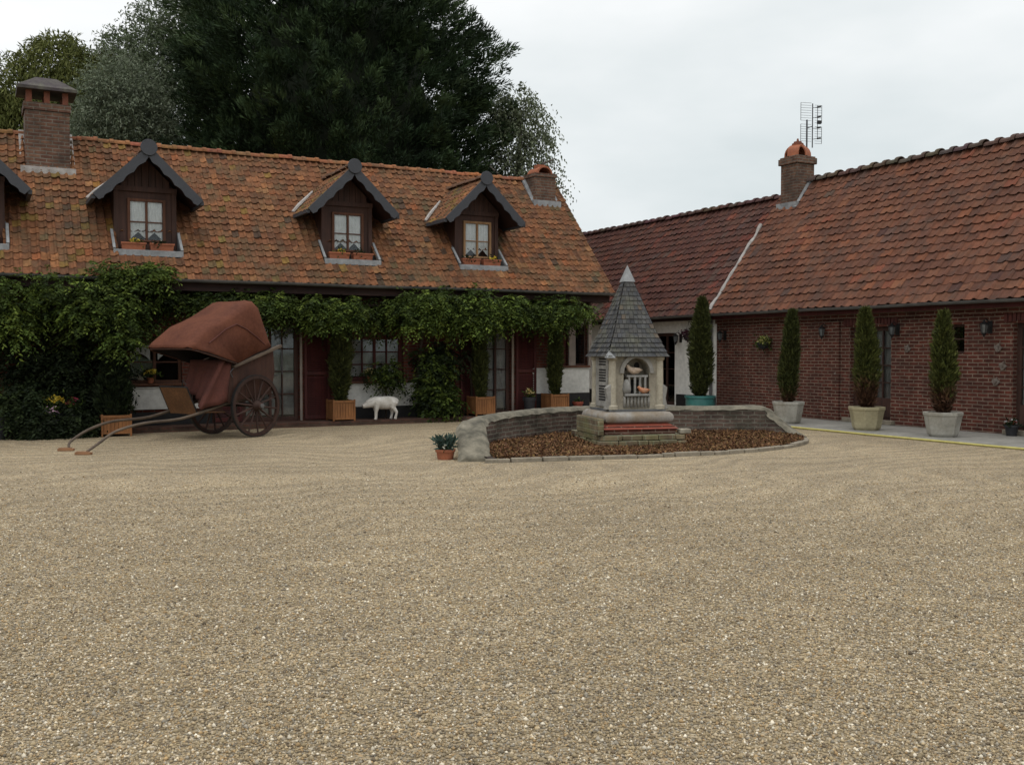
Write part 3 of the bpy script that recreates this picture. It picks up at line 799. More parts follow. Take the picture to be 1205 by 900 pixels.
# ================================================================== BRICK RANGE (right) and WHITEWASHED LINK
XB, XE, XRG = 17.0, 16.6, 19.16
ZEB, ZRB, ZRC = 2.58, 5.97, 5.70
YV = 20.2
barn = thing('brick_outbuilding', 'red brick range with red pantile roof, dark doors and wall lanterns on the right', 'outbuilding', (17, 14, 0))
HB = [(14.83, 15.95, .10, 2.12), (10.9, 12.02, .10, 2.12), (13.06, 13.42, 1.55, 2.12)]
w = MB(); wall_holes(w, 'x', XB, .34, 3.0, 20.45, -.05, 3.0, HB)
w.add([(XB, 20.45, -.05), (21.4, 20.45, -.05), (21.4, 20.45, 3.1), (XRG, 20.45, 5.7), (XB, 20.45, 3.0)], [(0, 1, 2, 3, 4)])
w.add([(XB, 3.0, -.05), (21.4, 3.0, -.05), (21.4, 3.0, 3.1), (XRG, 3.0, 5.8), (XB, 3.0, 3.0)], [(0, 1, 2, 3, 4)])
w.add([(21.4, 3.0, -.05), (21.4, 20.45, -.05), (21.4, 20.45, 3.1), (21.4, 3.0, 3.1)], [(0, 1, 2, 3)])
w.build('wall', M['brick_red'], barn)
# brick piers and an eaves course standing a little proud
m = MB()
for y in (16.45, 17.9): m.box(XB - .05, XB - .004, y - .22, y + .22, 0, 2.26)
m.box(XB - .10, XB - .004, 3.0, 20.4, 2.30, 2.50)
m.build('brick_course', M['brick_red'], barn)
for (a, b_, z0, z1) in HB[:2]:
    m = MB(); n = 17
    for i in range(n):
        t = (i + .5) / n - .5; y = (a + b_) / 2 + t * (b_ - a + .36); z = 2.125 + .06 * (1 - 4 * t * t)
        m.box(XB - .035, XB - .004, y - .034, y + .034, z, z + .22)
    m.build('lintel', M['soldier'], barn, bev=.004)
    d = window(barn, 'door', 'x', XB, a, b_, z0, z1, M['brownwood'], 4, 5, .09, curtain='full', depth=.12)
    h = MB(); ym = (a + b_) / 2 - .05; h.tube([(XB + .12, ym, 1.05), (XB + .07, ym, 1.05), (XB + .07, ym - .1, 1.05)], .01); h.build('handle', M['steel'], d)
    k = MB(); k.box(XB + .10, XB + .118, a + .08, b_ - .08, .19, .60); k.build('kick_panel', M['brownwood'], d)
    m = MB(); m.box(XB - .12, XB - .003, a - .12, b_ + .12, .046, .14); m.build('door_step', M['stone'], barn, bev=.01)
window(barn, 'window', 'x', XB, 13.06, 13.42, 1.55, 2.12, M['brownwood'], 1, 2, .045, curtain=None)
for (y, z) in ((16.34, 1.10), (14.40, 1.65), (12.32, 1.66), (12.22, 1.32), (12.36, 1.02)):
    m = MB(); mm = []
    n = 10
    for k in range(n):
        rr = .075 + .02 * math.sin(k * 2.7); mm.append((y + rr * math.cos(2 * math.pi * k / n), z + rr * math.sin(2 * math.pi * k / n)))
    m.prism(mm, 'x', XB - .03, XB - .004); m.box(XB - .055, XB - .03, y - .022, y + .022, z - .022, z + .022)
    m.build('tie_plate', M['rust'], barn)
rB = random.Random(5)
def colB(u, s):
    n = lump(u * .7, s * .9, 2.2) + rB.gauss(0, .45)
    if n > 1.15: c = rB.choice([(.105, .058, .044), (.092, .055, .045), (.12, .08, .058), (.075, .038, .031)])
    elif n < -.85: c = rB.choice([(.20, .078, .042), (.19, .08, .043), (.18, .064, .038)])
    else: c = rB.choice([(.150, .065, .040), (.130, .058, .038), (.158, .071, .043), (.115, .052, .035), (.162, .066, .039)])
    v = rB.uniform(.80, 1.06); return tuple(x * v for x in c)
sv = Vector((XRG - XE, 0, ZRB - ZEB)); n_ = 19
nB = 64
roofb = tile_roof('roof', M['tile_red'], barn, (XE - .02, YV, ZEB), (0, -1, 0), sv, nB, n_, .25, sv.length / n_, colB, amp=.036, lift=.036, sag=.025, rng=rB)
y_end = YV - nB * .25
b = MB(); b.add([(XRG, YV, ZRB), (XRG, y_end, ZRB), (2 * XRG - XE, y_end, ZEB), (2 * XRG - XE, YV, ZEB)], [(0, 1, 2, 3)], (.14, .045, .03)); b.build('rear_slope', M['tile_red'], roofb, color=True)
ridge_caps('ridge_tiles', M['tile_red'], roofb, (XRG, YV - .02, ZRB + .01), (XRG, y_end, ZRB + .01), .125, .37, lambda i, j: tuple(x * random.uniform(.8, 1.15) for x in (.085, .06, .05)), .05)
m = MB(); m.box(XE + .06, XE + .10, y_end, YV, 2.40, 2.56); m.build('fascia', M['maroon'], barn)
m = MB(); m.box(XE + .10, XB - .102, y_end, YV, 2.42, 2.445); m.build('soffit', M['beam'], barn)
gutter('gutter', barn, (XE - .08, y_end, ZEB - .035), (XE - .08, YV + .0, ZEB - .035), .062)
m = MB(); e0 = Vector((XE, YV + .05, ZEB + .07)); e1 = e0 + sv * .98
m.tube([e0 + (e1 - e0) * t + Vector((0, .02 * math.sin(t * 30), .014 * math.sin(t * 40))) for t in [i / 20 * .68 for i in range(21)]], [.045 + .012 * math.sin(i * 1.7) for i in range(21)], 7)
m.build('verge_fillet', M['mortar'], barn)
m = MB(); m.add([tuple(Vector((XE, YV + q, ZEB + z)) + sv * t) for t in (0, 1) for q, z in ((0.0, .05), (.0, -.2), (.02, -.2), (.02, .05))], [(0, 1, 5, 4), (1, 2, 6, 5), (2, 3, 7, 6), (3, 0, 4, 7)]); m.build('verge_board', M['beam'], barn)
# chimney on the ridge
def chimB():
    x0, x1, y0, y1 = 18.72, 19.32, 19.40, 19.99
    c = MB(); c.box(x0, x1, y0, y1, 4.9, 6.44); c.box(x0 - .05, x1 + .05, y0 - .05, y1 + .05, 6.441, 6.60); c.box(x0 - .02, x1 + .02, y0 - .02, y1 + .02, 6.601, 6.64)
    ch = c.build('chimney', M['brick_chim'], barn, bev=.008)
    # crossed half-round tiles standing as an arched cowl, with a small stepped finial
    c = MB(); cx, cy = (x0 + x1) / 2, (y0 + y1) / 2
    def hoop(ang, w, r):
        ca, sa = math.cos(ang), math.sin(ang); n = 13; P = []
        for t in (-w, w):
            for rr in (r, r - .035):
                for k in range(n):
                    ph = math.pi * k / (n - 1); q = rr * math.cos(ph) * 1.0; h = math.sin(ph) ** .8 * rr * 1.05
                    P.append((cx + q * ca - t * sa, cy + q * sa + t * ca, 6.642 + h))
        F = []
        for k in range(n - 1): F += [(k, k + 1, 2 * n + k + 1, 2 * n + k), (n + k, n + k + 1, 3 * n + k + 1, 3 * n + k), (k, k + 1, n + k + 1, n + k), (2 * n + k, 2 * n + k + 1, 3 * n + k + 1, 3 * n + k)]
        c.add(P, F)
    hoop(R(22), .15, .31); hoop(R(112), .15, .306)
    c.build('arched_cap_tile', M['terracotta'], ch, auto=40)
    c = MB(); c.lathe([(.15, 6.94), (.15, 7.0), (.11, 7.0), (.10, 7.05), (.035, 7.06), (.02, 7.13)], (cx, cy, 0), 10); c.build('finial', M['terracotta_old'], ch)
    c = MB(); s_ = (ZRB - ZEB) / (XRG - XE); zr = lambda x: ZEB + s_ * (x - XE)
    c.box(x0 - .11, x0 - .003, y0 - .12, y1 + .05, zr(x0) - .14, zr(x0) + .05)
    c.obox((x0 - .1, y0 - .06, zr(x0 - .1) + .02), (XRG, y0 - .06, ZRB + .06), .10, .07)
    c.build('flashing', M['lead'], ch)
chimB()

linkb = thing('whitewashed_link_building', 'whitewashed link building with dull red roof between the farmhouse and brick range', 'house', (17, 25, 0))
HC = [(22.22, 23.2, .10, 2.1), (26.6, 27.6, .9, 2.0)]
w = MB(); wall_holes(w, 'x', XB, .34, 20.46, 33, -.05, 2.9, HC)
w.add([(XB, 33, -.05), (21.4, 33, -.05), (21.4, 33, 3.0), (XRG, 33, 5.55), (XB, 33, 2.9)], [(0, 1, 2, 3, 4)])
w.add([(21.4, 20.46, -.05), (21.4, 33, -.05), (21.4, 33, 3.0), (21.4, 20.46, 3.0)], [(0, 1, 2, 3)])
w.build('wall', M['white'], linkb)
for a, b_ in ((20.47, 22.12), (23.3, 32.9)):
    m = MB(); m.box(XB - .03, XB - .003, a, b_, .0, .42); m.build('plinth', M['black'], linkb)
d = window(linkb, 'door', 'x', XB, 22.22, 23.2, .10, 2.1, M['brownwood'], 2, 4, .09, curtain='full', depth=.1)
window(linkb, 'window', 'x', XB, 26.6, 27.6, .9, 2.0, M['maroon'], 2, 3, .07, curtain='half')
rC = random.Random(9)
def colC(u, s):
    n = lump(u * .7, s * .9, 5) + rC.gauss(0, .5)
    if n > 1.0: c = rC.choice([(.07, .04, .036), (.085, .05, .04)])
    elif n < -.9: c = rC.choice([(.15, .05, .032), (.14, .042, .03)])
    else: c = rC.choice([(.095, .039, .029), (.086, .036, .028), (.105, .043, .030), (.076, .033, .027)])
    v = rC.uniform(.86, 1.12); return tuple(x * v for x in c)
sv2 = Vector((XRG - XE, 0, ZRC - ZEB)); n_ = 17
roofc = tile_roof('roof', M['tile_red'], linkb, (XE - .02, 33.2, ZEB - .03), (0, -1, 0), sv2, 52, n_, (33.2 - YV - .03) / 52, sv2.length / n_, colC, amp=.034, lift=.04, sag=.02, rng=rC)
b = MB(); b.add([(XRG, YV + .03, ZRC), (XRG, 33.2, ZRC), (2 * XRG - XE, 33.2, ZEB), (2 * XRG - XE, YV + .03, ZEB)], [(0, 1, 2, 3)], (.12, .04, .03)); b.build('rear_slope', M['tile_red'], roofc, color=True)
ridge_caps('ridge_tiles', M['tile_red'], roofc, (XRG, 33.2, ZRC), (XRG, YV + .03, ZRC), .115, .37, lambda i, j: tuple(x * random.uniform(.8, 1.15) for x in (.085, .048, .042)), .035)
gutter('gutter', linkb, (XE - .08, YV + .01, ZEB - .04), (XE - .08, 33.2, ZEB - .04), .062)
m = MB(); m.box(XE + .06, XE + .10, YV + .02, 33.1, 2.40, 2.54); m.build('fascia', M['beam'], linkb)
m = MB(); m.tube([(XB - .06, 20.62, 2.5), (XB - .06, 20.62, .05)], .04, 10); m.build('downpipe', M['zinc'], linkb)

# ================================================================== TREES
def tree(name, label, cat, base, parts_fn, group=None):
    t = thing(name, label, cat, base, 0, group); parts_fn(t, np.array(base)); return t

def limbs(t, base, h, r, spread, n, mat, seed):
    rg = random.Random(seed); m = MB()
    m.tube([(base[0], base[1], -.1), (base[0] + rg.uniform(-.2, .2), base[1], h * .35), (base[0] + rg.uniform(-.4, .4), base[1], h * .7), (base[0], base[1], h * .93)], [r, r * .8, r * .45, .03], 10)
    for i in range(n):
        z = h * rg.uniform(.25, .8); a = rg.uniform(0, 6.28); l = spread * rg.uniform(.5, .9) * (1.1 - z / h * .6)
        p = Vector((base[0], base[1], z)); q = p + Vector((math.cos(a) * l, math.sin(a) * l, l * .55))
        m.tube([p, p.lerp(q, .5) + Vector((0, 0, .15)), q], [r * .35, r * .22, .02], 6)
    m.build('trunk', mat, t, smooth=True)

def cypress(t, base):
    rng = np.random.default_rng(3); H = 16.5
    limbs(t, base, H, .42, 3.0, 26, M['bark'], 1)
    # outline radius against height
    zs = np.array([.2, 1.5, 4, 6, 8, 10, 12, 14, 15.5, 16.5]); rs = np.array([3.3, 4.2, 4.8, 4.95, 4.95, 4.85, 4.0, 2.7, 1.5, .1])
    prof = lambda z: np.interp(z, zs, rs)
    nC = 2900
    z = rng.uniform(.3, 16.2, nC * 3); keep = rng.uniform(size=nC * 3) < prof(z) / 5.5; z = z[keep][:nC]; n = len(z)
    a = rng.uniform(0, 2 * np.pi, n); lob = 1 + .10 * np.sin(3 * a + z * .9) + .07 * np.sin(7 * a - z * 1.7)
    r = prof(z) * lob * np.sqrt(rng.uniform(.42, .98, n))
    c = np.stack([base[0] + r * np.cos(a), base[1] + r * np.sin(a), z], 1)
    out = np.stack([np.cos(a), np.sin(a), np.full(n, .75)], 1) + rng.normal(0, .22, (n, 3)); out = unit(out)
    tone = pick([(.020, .036, .016), (.025, .043, .018), (.033, .055, .022), (.017, .030, .014), (.042, .066, .026)], n, rng, .2)
    K = 115
    # every branch end is a feathered spray: leaflets along a short axis, splayed to both sides
    tt = rng.uniform(0, 1, (n, K)); ln = rng.uniform(.6, 1.25, (n, 1))
    side = unit(np.cross(out, rng.normal(size=(n, 3)))); third = np.cross(out, side)
    sg = rng.choice([-1, 1], (n, K)); wd = (1 - tt) * .30 * ln * rng.uniform(.3, 1, (n, K))
    P = c[:, None] + out[:, None] * (tt * ln)[..., None] + side[:, None] * (sg * wd)[..., None] + third[:, None] * rng.normal(0, .12, (n, K))[..., None]
    P[..., 2] -= (tt ** 2 * .22 * ln)
    D = out[:, None] * 1.0 + side[:, None] * (sg * .55)[..., None] + rng.normal(0, .25, (n, K, 3))
    C = tone[:, None] * rng.uniform(.7, 1.35, (n, K, 1)) * np.ones((1, 1, 3))
    V, F, C = leaves(P.reshape(-1, 3), D.reshape(-1, 3), rng.uniform(.13, .28, n * K), rng.uniform(.026, .052, n * K), C.reshape(-1, 3), rng)
    np_mesh('crown', V, F, M['needle'], t, C)
    # added dark core that blocks light and the view through the middle
    m = MB(); m.lathe([(max(.1, prof(q) * .62 * (1 + .1 * math.sin(q * 2.3))), q) for q in np.linspace(.4, 15.6, 22)], (base[0], base[1], 0), 20); m.build('shade_core', M['crowncore'], t, smooth=True)
tree('cypress_tree', 'huge dark green cypress towering behind the farmhouse roof', 'tree', (10.7, 31.9, 0), cypress)

def willow(cl, pal, seed, droop=.8, leafl=.17, leafw=.036, K=150, bark='bark_pale', H=9, spread=3.2):
    def fn(t, base):
        rng = np.random.default_rng(seed)
        limbs(t, base, H, .28, spread, 16, M[bark], seed)
        Ps, Ds = [], []
        for (dx, dy, z, r, rz, k) in cl:
            n = int(K * k * 2.6)
            # shoots: each a short drooping string of thin leaves
            ns = n; d = unit(rng.normal(size=(ns, 3))); rad = rng.uniform(.45, 1.05, (ns, 1)) ** .6
            s = np.array([base[0] + dx, base[1] + dy, z]) + d * rad * np.array([r, r, rz])
            L = 11; tt = np.linspace(0, 1, L)[None, :, None]
            dr = unit(d * np.array([1, 1, .3]) * .6 + rng.normal(0, .3, (ns, 3)) + np.array([0, 0, .25]))
            ln = rng.uniform(.5, 1.1, (ns, 1, 1))
            P = s[:, None] + dr[:, None] * tt * ln + np.array([0, 0, -1.0])[None, None] * (tt ** 1.7) * ln * droop
            D = dr[:, None] * (1 - tt) + np.array([0, 0, -1.0])[None, None] * tt * droop * 1.5 + rng.normal(0, .55, (ns, L, 3))
            P = P + rng.normal(0, .03, P.shape)
            Ps.append(P.reshape(-1, 3)); Ds.append(D.reshape(-1, 3))
        P = np.concatenate(Ps); D = np.concatenate(Ds); n = len(P)
        V, F, C = leaves(P, D, rng.uniform(.7, 1.3, n) * leafl * 1.35, rng.uniform(.7, 1.3, n) * leafw * 1.9, pick(pal, n, rng, .13), rng)
        np_mesh('crown', V, F, M['leaf'], t, C)
    return fn
YG = [(.11, .125, .034), (.125, .14, .04), (.09, .105, .03), (.14, .15, .05)]
SG = [(.115, .145, .08), (.13, .16, .095), (.10, .13, .07), (.15, .175, .115), (.105, .135, .07)]
LG = [(.12, .145, .08), (.14, .16, .10), (.10, .12, .065), (.16, .18, .12)]
tree('willow_tree', 'yellow green weeping willow behind the big chimney', 'tree', (2.48, 40.65, 0),
     willow([(-1.11, .59, 10.79, 1.51, 1.66, 1.2), (.41, -.22, 11.75, 1.25, 1.35, .8), (1.44, -.77, 11.3, 1.05, 1.15, .7), (0, 0, 10.16, 1.44, 1.59, 1.1), (1.24, -.67, 9.85, 1.25, 1.38, .9), (-1.52, .81, 9.69, 1.25, 1.38, .9),
             (.41, -.22, 12.4, .75, .8, .4), (2.07, -1.11, 11.7, .75, .85, .4), (-2.3, .9, 10.6, 1.0, 1.2, .6), (.5, .2, 8.3, 2.0, 1.5, 1.4), (-1.5, .2, 7.6, 1.6, 1.6, 1.2)], YG, 31, 1.2, .16, .028, 210, H=12.5))
tree('silver_willow_tree', 'tall silvery grey willow at the left edge of the dark cypress', 'tree', (6.21, 38.65, 0),
     willow([(.28, -.15, 13.6, 1.0, 1.1, .55), (-.28, .15, 12.2, 1.25, 1.4, .8), (.55, -.3, 11.57, 1.32, 1.45, .9), (-.64, .34, 10.94, 1.19, 1.31, .7), (-1.24, .67, 12.4, .62, .72, .3), (.55, -.3, 10.16, 1.32, 1.45, .9), (1.11, -.59, 13.1, 1.0, 1.1, .6), (.2, .2, 8.6, 1.7, 1.4, 1.2), (1.4, -.3, 14.6, .8, .9, .4)], SG, 33, .4, .115, .025, 250, H=14.5))
tree('silver_willow_tree', 'low rounded silver leaved willow just above the ridge right of the big chimney', 'tree', (4.44, 35.62, 0),
     willow([(0, 0, 10.2, .95, 1.0, .75), (-.15, .08, 9.07, 1.19, 1.31, 1.0), (.43, -.23, 9.35, .97, 1.06, .75), (-.65, .35, 8.64, .79, .87, .6), (.1, .1, 7.6, 1.3, 1.2, .9)], [(.14, .17, .11), (.16, .19, .13), (.12, .15, .09), (.19, .215, .155)], 37, .3, .10, .022, 260, H=10))
tree('birch_tree', 'airy grey green birch on the right side of the dark cypress', 'tree', (16.35, 29.8, 0),
     willow([(-.1, .05, 9.9, .42, .6, .26), (.2, -.1, 9.2, .5, .7, .30), (-.3, .16, 8.6, .6, .85, .36), (.35, -.18, 8.3, .5, .7, .28), (0, 0, 7.6, .65, .8, .42), (.5, -.26, 7.2, .4, .6, .22), (-.5, .26, 9.4, .5, .6, .28), (.1, 0, 6.5, .75, .8, .42), (.65, -.34, 6.3, .35, .5, .16), (-.5, .2, 7.4, .6, .9, .4)], LG, 41, .9, .085, .030, 170, H=10))

# ================================================================== CLIMBING VINES on the farmhouse
VG = [(.042, .064, .012), (.060, .088, .016), (.029, .046, .010), (.088, .118, .021), (.020, .033, .008), (.047, .071, .013)]
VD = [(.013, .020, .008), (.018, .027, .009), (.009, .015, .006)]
def vine_mass(t, clumps, seed, leafl=.13, K=200, pal=VG, name='foliage'):
    rng = np.random.default_rng(seed); Ps, Ds, Cs = [], [], []
    for (x, y, z, rx, ry, rz, k, tone) in clumps:
        n = int(K * k); ns = max(1, n // 9)
        d = unit(rng.normal(size=(ns, 3))); rad = rng.uniform(.2, 1, (ns, 1)) ** .45
        s = np.array([x, y, z]) + d * rad * np.array([rx, ry, rz])
        L = 9; tt = np.linspace(0, 1, L)[None, :, None]
        # compound leaf: leaflets in two ranks along an arching stalk
        st = unit(d * np.array([1, 1, .4]) + rng.normal(0, .35, (ns, 3)) + np.array([0, -.35, .05])); ln = rng.uniform(.16, .34, (ns, 1, 1))
        sd = unit(np.cross(st, np.array([0, 0, 1.0]) + rng.normal(0, .2, (ns, 3)))); sg = np.where(np.arange(L) % 2 == 0, 1, -1)[None, :, None]
        P = s[:, None] + st[:, None] * tt * ln + np.array([0, 0, -1.]) * tt ** 2 * ln * .55
        D = st[:, None] * .5 + sd[:, None] * sg * .9 + np.array([0, 0, -.55]) + rng.normal(0, .18, (ns, L, 3))
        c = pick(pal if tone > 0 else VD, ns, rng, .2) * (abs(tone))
        Ps.append(P.reshape(-1, 3)); Ds.append(D.reshape(-1, 3)); Cs.append(np.repeat(c, L, 0) * rng.uniform(.8, 1.2, (ns * L, 1)))
    P, D, C = map(np.concatenate, (Ps, Ds, Cs)); n = len(P)
    V, F, C = leaves(P, D, rng.uniform(.6, 1.2, n) * leafl, rng.uniform(.7, 1.2, n) * leafl * .42, C, rng)
    np_mesh(name, V, F, M['leaf'], t, C)
def strip(x0, x1, zt, zb, y, ry, rng, step=.28, k=1.0, tone=1.0):
    out = []; x = x0
    while x < x1:
        b_ = zb + .14 * lump(x * 1.3, zb, 3); z = (zt + b_) / 2; h = (zt - b_) / 2
        for j in range(2):
            out.append((x + rng.uniform(-.1, .1), y - rng.uniform(0, .16), z + rng.uniform(-.35, .35) * h, .30, ry, h * .62, k, tone * rng.uniform(.8, 1.15)))
        x += step
    return out
def creeper_stems(t, stems):
    m = MB()
    for pts, r in stems: m.tube(pts, r, 6)
    m.build('stem', M['bark'], t, smooth=True)
rv = random.Random(13)
t = thing('climbing_vine', 'dense bushy vine covering the left end of the farmhouse from gutter to ground', 'vine', (1.0, 20.9, 0))
cl = strip(-2.5, 3.1, 2.95, 1.55, 20.80, .36, rv, .26, 1.1, .62)
for i in range(58):
    x = rv.uniform(-2.2, 2.9); z = rv.uniform(1.7, 2.85); cl.append((x, 20.30 + rv.uniform(-.22, .2), z, rv.uniform(.2, .38), .24, rv.uniform(.16, .26), .8, rv.choice([.75, 1.0, 1.2, 1.5])))  # front clumps toned brighter than the deep layer: top light put into leaf tone
for i in range(46):
    x = rv.uniform(.75, 2.35); z = rv.uniform(.15, 1.7); cl.append((x, 20.85 + rv.uniform(-.2, .15), z, .32, .24, .32, .9, -rv.uniform(.7, 1.1)))  # low leaves near black: shade below the mass put into their colour
for i in range(12): cl.append((rv.uniform(2.1, 3.2), 20.5, rv.uniform(2.9, 3.16), .25, .2, .14, .7, 1.2))
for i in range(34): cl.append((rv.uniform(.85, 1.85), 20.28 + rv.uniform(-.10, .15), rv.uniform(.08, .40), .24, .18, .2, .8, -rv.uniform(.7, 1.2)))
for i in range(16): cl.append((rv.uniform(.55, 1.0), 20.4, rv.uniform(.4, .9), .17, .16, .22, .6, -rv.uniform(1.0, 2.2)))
vine_mass(t, cl, 51, .092, 420)
creeper_stems(t, [([(1.2, 21.1, 0), (1.3, 21.0, 1), (1.1, 20.95, 2), (.4, 20.9, 2.7)], .05), ([(1.5, 21.1, 0), (1.6, 21.0, 1.2), (2.2, 20.95, 2.3), (3.0, 20.9, 2.7)], .04)])
t = thing('climbing_vine', 'wisteria trained under the eaves between the cart hood and the second door', 'vine', (7.5, 21.0, 0))
cl = strip(3.2, 5.6, 2.85, 2.36, 20.9, .28, rv, .3, .8, .7) + strip(5.2, 7.3, 2.88, 2.12, 20.78, .32, rv, .28, 1.2, .95) + strip(7.2, 8.4, 2.78, 2.0, 20.9, .26, rv, .28, 1.0, .62) + strip(8.3, 10.2, 2.95, 2.02, 20.62, .36, rv, .26, 1.4, 1.15)
for i in range(20): cl.append((rv.uniform(5.2, 7.0), 20.5, rv.uniform(2.2, 2.6), .28, .22, .18, .8, rv.choice([.8, 1.0, 1.3, 1.5])))
for i in range(22): cl.append((rv.uniform(8.3, 10.1), 20.4, rv.uniform(2.1, 2.9), .28, .22, .2, .8, rv.choice([.8, 1.1, 1.4, 1.6])))
vine_mass(t, cl, 52, .095, 340)
creeper_stems(t, [([(8.95, 21.2, .1), (8.9, 21.15, 1.2), (9.0, 21.0, 2.2), (8.2, 20.95, 2.6), (6.2, 20.95, 2.6), (3.8, 21, 2.65)], .035), ([(9.0, 21.0, 2.2), (10.1, 20.95, 2.5)], .025)])
t = thing('climbing_vine', 'wisteria hanging under the eaves at the right end of the farmhouse', 'vine', (11.4, 21.0, 0))
cl = strip(10.0, 12.6, 2.9, 2.12, 20.72, .34, rv, .27, 1.2, 1.0)
for i in range(20): cl.append((rv.uniform(10.2, 12.7), 20.45, rv.uniform(2.15, 2.75), .28, .22, .18, .8, rv.choice([.8, 1.0, 1.3, 1.5])))
for i in range(6): cl.append((rv.uniform(12.5, 13.1), 20.6, rv.uniform(2.35, 2.7), .2, .18, .14, .5, 1.3))
vine_mass(t, cl, 53, .095, 330)
creeper_stems(t, [([(10.3, 21.2, .1), (10.25, 21.15, 1.3), (10.4, 21.0, 2.3), (11.6, 20.95, 2.55), (12.9, 20.9, 2.5)], .03)])
t = thing('ivy_bush', 'leafy green ivy bush against the wall between pig and second door', 'bush', (9.2, 20.95, .1))
cl = []
for i in range(46): cl.append((9.25 + rv.gauss(0, .22), 20.98 + rv.uniform(-.2, .1), rv.uniform(.25, 1.75), .26, .18, .24, .8, rv.choice([-1.2, -1.5, .75, .9])))
for i in range(8): cl.append((rv.uniform(9.3, 9.6), 20.75, rv.uniform(.3, .7), .2, .15, .2, .8, 1.15))
vine_mass(t, cl, 54, .11, 170)
creeper_stems(t, [([(9.2, 21.1, .08), (9.25, 21.0, .8), (9.2, 21.0, 1.6)], .03)])
t = thing('ivy_bush', 'small round dark green shrub hanging over the white panel by the pig', 'bush', (8.1, 20.95, .1))
cl = [(8.05 + rv.gauss(0, .14), 21.0 + rv.uniform(-.12, .06), rv.uniform(.75, 1.25), .16, .12, .16, .6, rv.choice([-1.3, .7, .85])) for i in range(18)]
vine_mass(t, cl, 55, .09, 150)
creeper_stems(t, [([(8.12, 21.12, .1), (8.1, 21.05, .6), (8.05, 21.0, 1.1)], .018)])

# ================================================================== POTTED CONIFERS
def conifer(parent, H, r, z0, seed, pal, profile='column', brown=0, fn=1.0):
    rng = np.random.default_rng(seed)
    m = MB(); m.tube([(0, 0, z0 - .05), (.01, 0, z0 + H * .4), (0, 0, z0 + H * .93)], [.035, .025, .006], 8); m.build('trunk', M['bark'], parent, world=False, smooth=True)
    n = int(2300 * fn * (H / 1.9)); t = rng.uniform(0, 1, n) ** .85
    if profile == 'column': pr = np.interp(t, [0, .06, .18, .4, .6, .8, .93, 1], [.26, .52, .85, 1, .86, .58, .32, .04])
    else: pr = np.interp(t, [0, .08, .25, .5, .75, 1], [.75, 1, .95, .7, .4, .03])
    a = rng.uniform(0, 2 * np.pi, n); rr = r * pr * (1 + .17 * np.sin(a * 3 + t * 9 + seed) + .12 * np.sin(t * 31 + a * 5)) * np.sqrt(rng.uniform(.25, 1.02, n))
    P = np.stack([rr * np.cos(a), rr * np.sin(a), z0 + t * H], 1)
    out = np.stack([np.cos(a), np.sin(a), np.full(n, 1.5)], 1) + rng.normal(0, .3, (n, 3))
    ln_ = .05 * math.sin(seed * 2.3); P[:, 0] += ln_ * t ** 2 * 1.5; P[:, 1] += .04 * math.cos(seed * 1.7) * t ** 2
    C = pick(pal, n, rng, .2)
    if brown:
        w = np.clip((brown - t) / .12 + rng.normal(0, .35, n), 0, 1)[:, None]
        C = C * (1 - w) + pick([(.085, .042, .025), (.06, .032, .02), (.11, .06, .035)], n, rng, .2) * w
    K = 5
    P = np.repeat(P, K, 0) + rng.normal(0, .018, (n * K, 3)); D = np.repeat(out, K, 0) + rng.normal(0, .5, (n * K, 3)); C = np.repeat(C, K, 0) * rng.uniform(.75, 1.25, (n * K, 1))
    V, F, C = leaves(P, D, rng.uniform(.06, .13, n * K), rng.uniform(.016, .030, n * K), C, rng)
    np_mesh('foliage', V, F, M['needle'], parent, C, world=False)
    prof = lambda q: np.interp(q, [0, .06, .18, .4, .6, .8, .93, 1], [.26, .52, .85, 1, .86, .58, .32, .04]) if profile == 'column' else np.interp(q, [0, .08, .25, .5, .75, 1], [.75, 1, .95, .7, .4, .03])
    m = MB(); m.lathe([(max(.01, r * .55 * float(prof(q))), z0 + q * H) for q in np.linspace(.02, .93, 14)], (0, 0, 0), 12); m.build('shade_core', M['crowncore'], parent, world=False, smooth=True)  # added dark core that shades the middle of the crown
GC = [(.042, .050, .015), (.054, .062, .018), (.034, .040, .014), (.066, .074, .021)]
GB = [(.058, .068, .017), (.075, .086, .021), (.046, .054, .016), (.092, .10, .027)]
def stone_pot(parent, w, h, mat, n=8, feet=True):
    m = MB(); r = w / 2 / math.cos(math.pi / n)
    m.lathe([(r * .76, .03), (r * .80, .06), (r * .98, h - .07), (r * 1.02, h - .06), (r * 1.03, h), (r * .92, h), (r * .88, h - .09)], (0, 0, 0), n, rot=math.pi / n + .25, cap=False)
    m.lathe([(r * .70, 0), (r * .70, .035)], (0, 0, 0), n, rot=math.pi / n + .25)
    m.build('planter', mat, parent, world=False, bev=.008)
    m = MB(); m.lathe([(r * .89, h - .10), (r * .5, h - .07), (.01, h - .06)], (0, 0, 0), n, rot=math.pi / n + .25, cap=False); m.build('soil', M['soil'], parent, world=False)
GRPC = 'conifers in pots round the yard'
for (x, y, w, h, top, r, mat, brown, pal, lab, sd) in (
        (15.44, 16.2, .62, .47, 2.42, .17, 'pot_white', .16, GC, 'slim conifer in a pale stone pot at the end of the curved wall', 61),
        (15.50, 14.1, .63, .46, 2.38, .20, 'pot_cream', .34, GB, 'conifer browned at its base in a cream yellow pot before the brick range door', 62),
        (15.52, 12.35, .62, .45, 2.26, .185, 'pot_white', .30, GB, 'conifer in a white faceted pot nearest the right edge of the yard', 63)):
    t = thing('potted_conifer', lab, 'potted tree', (x, y, .045), 0, GRPC)
    stone_pot(t, w, h, M[mat]); conifer(t, top - h + .02, r, h - .06, sd, pal, 'column', brown)
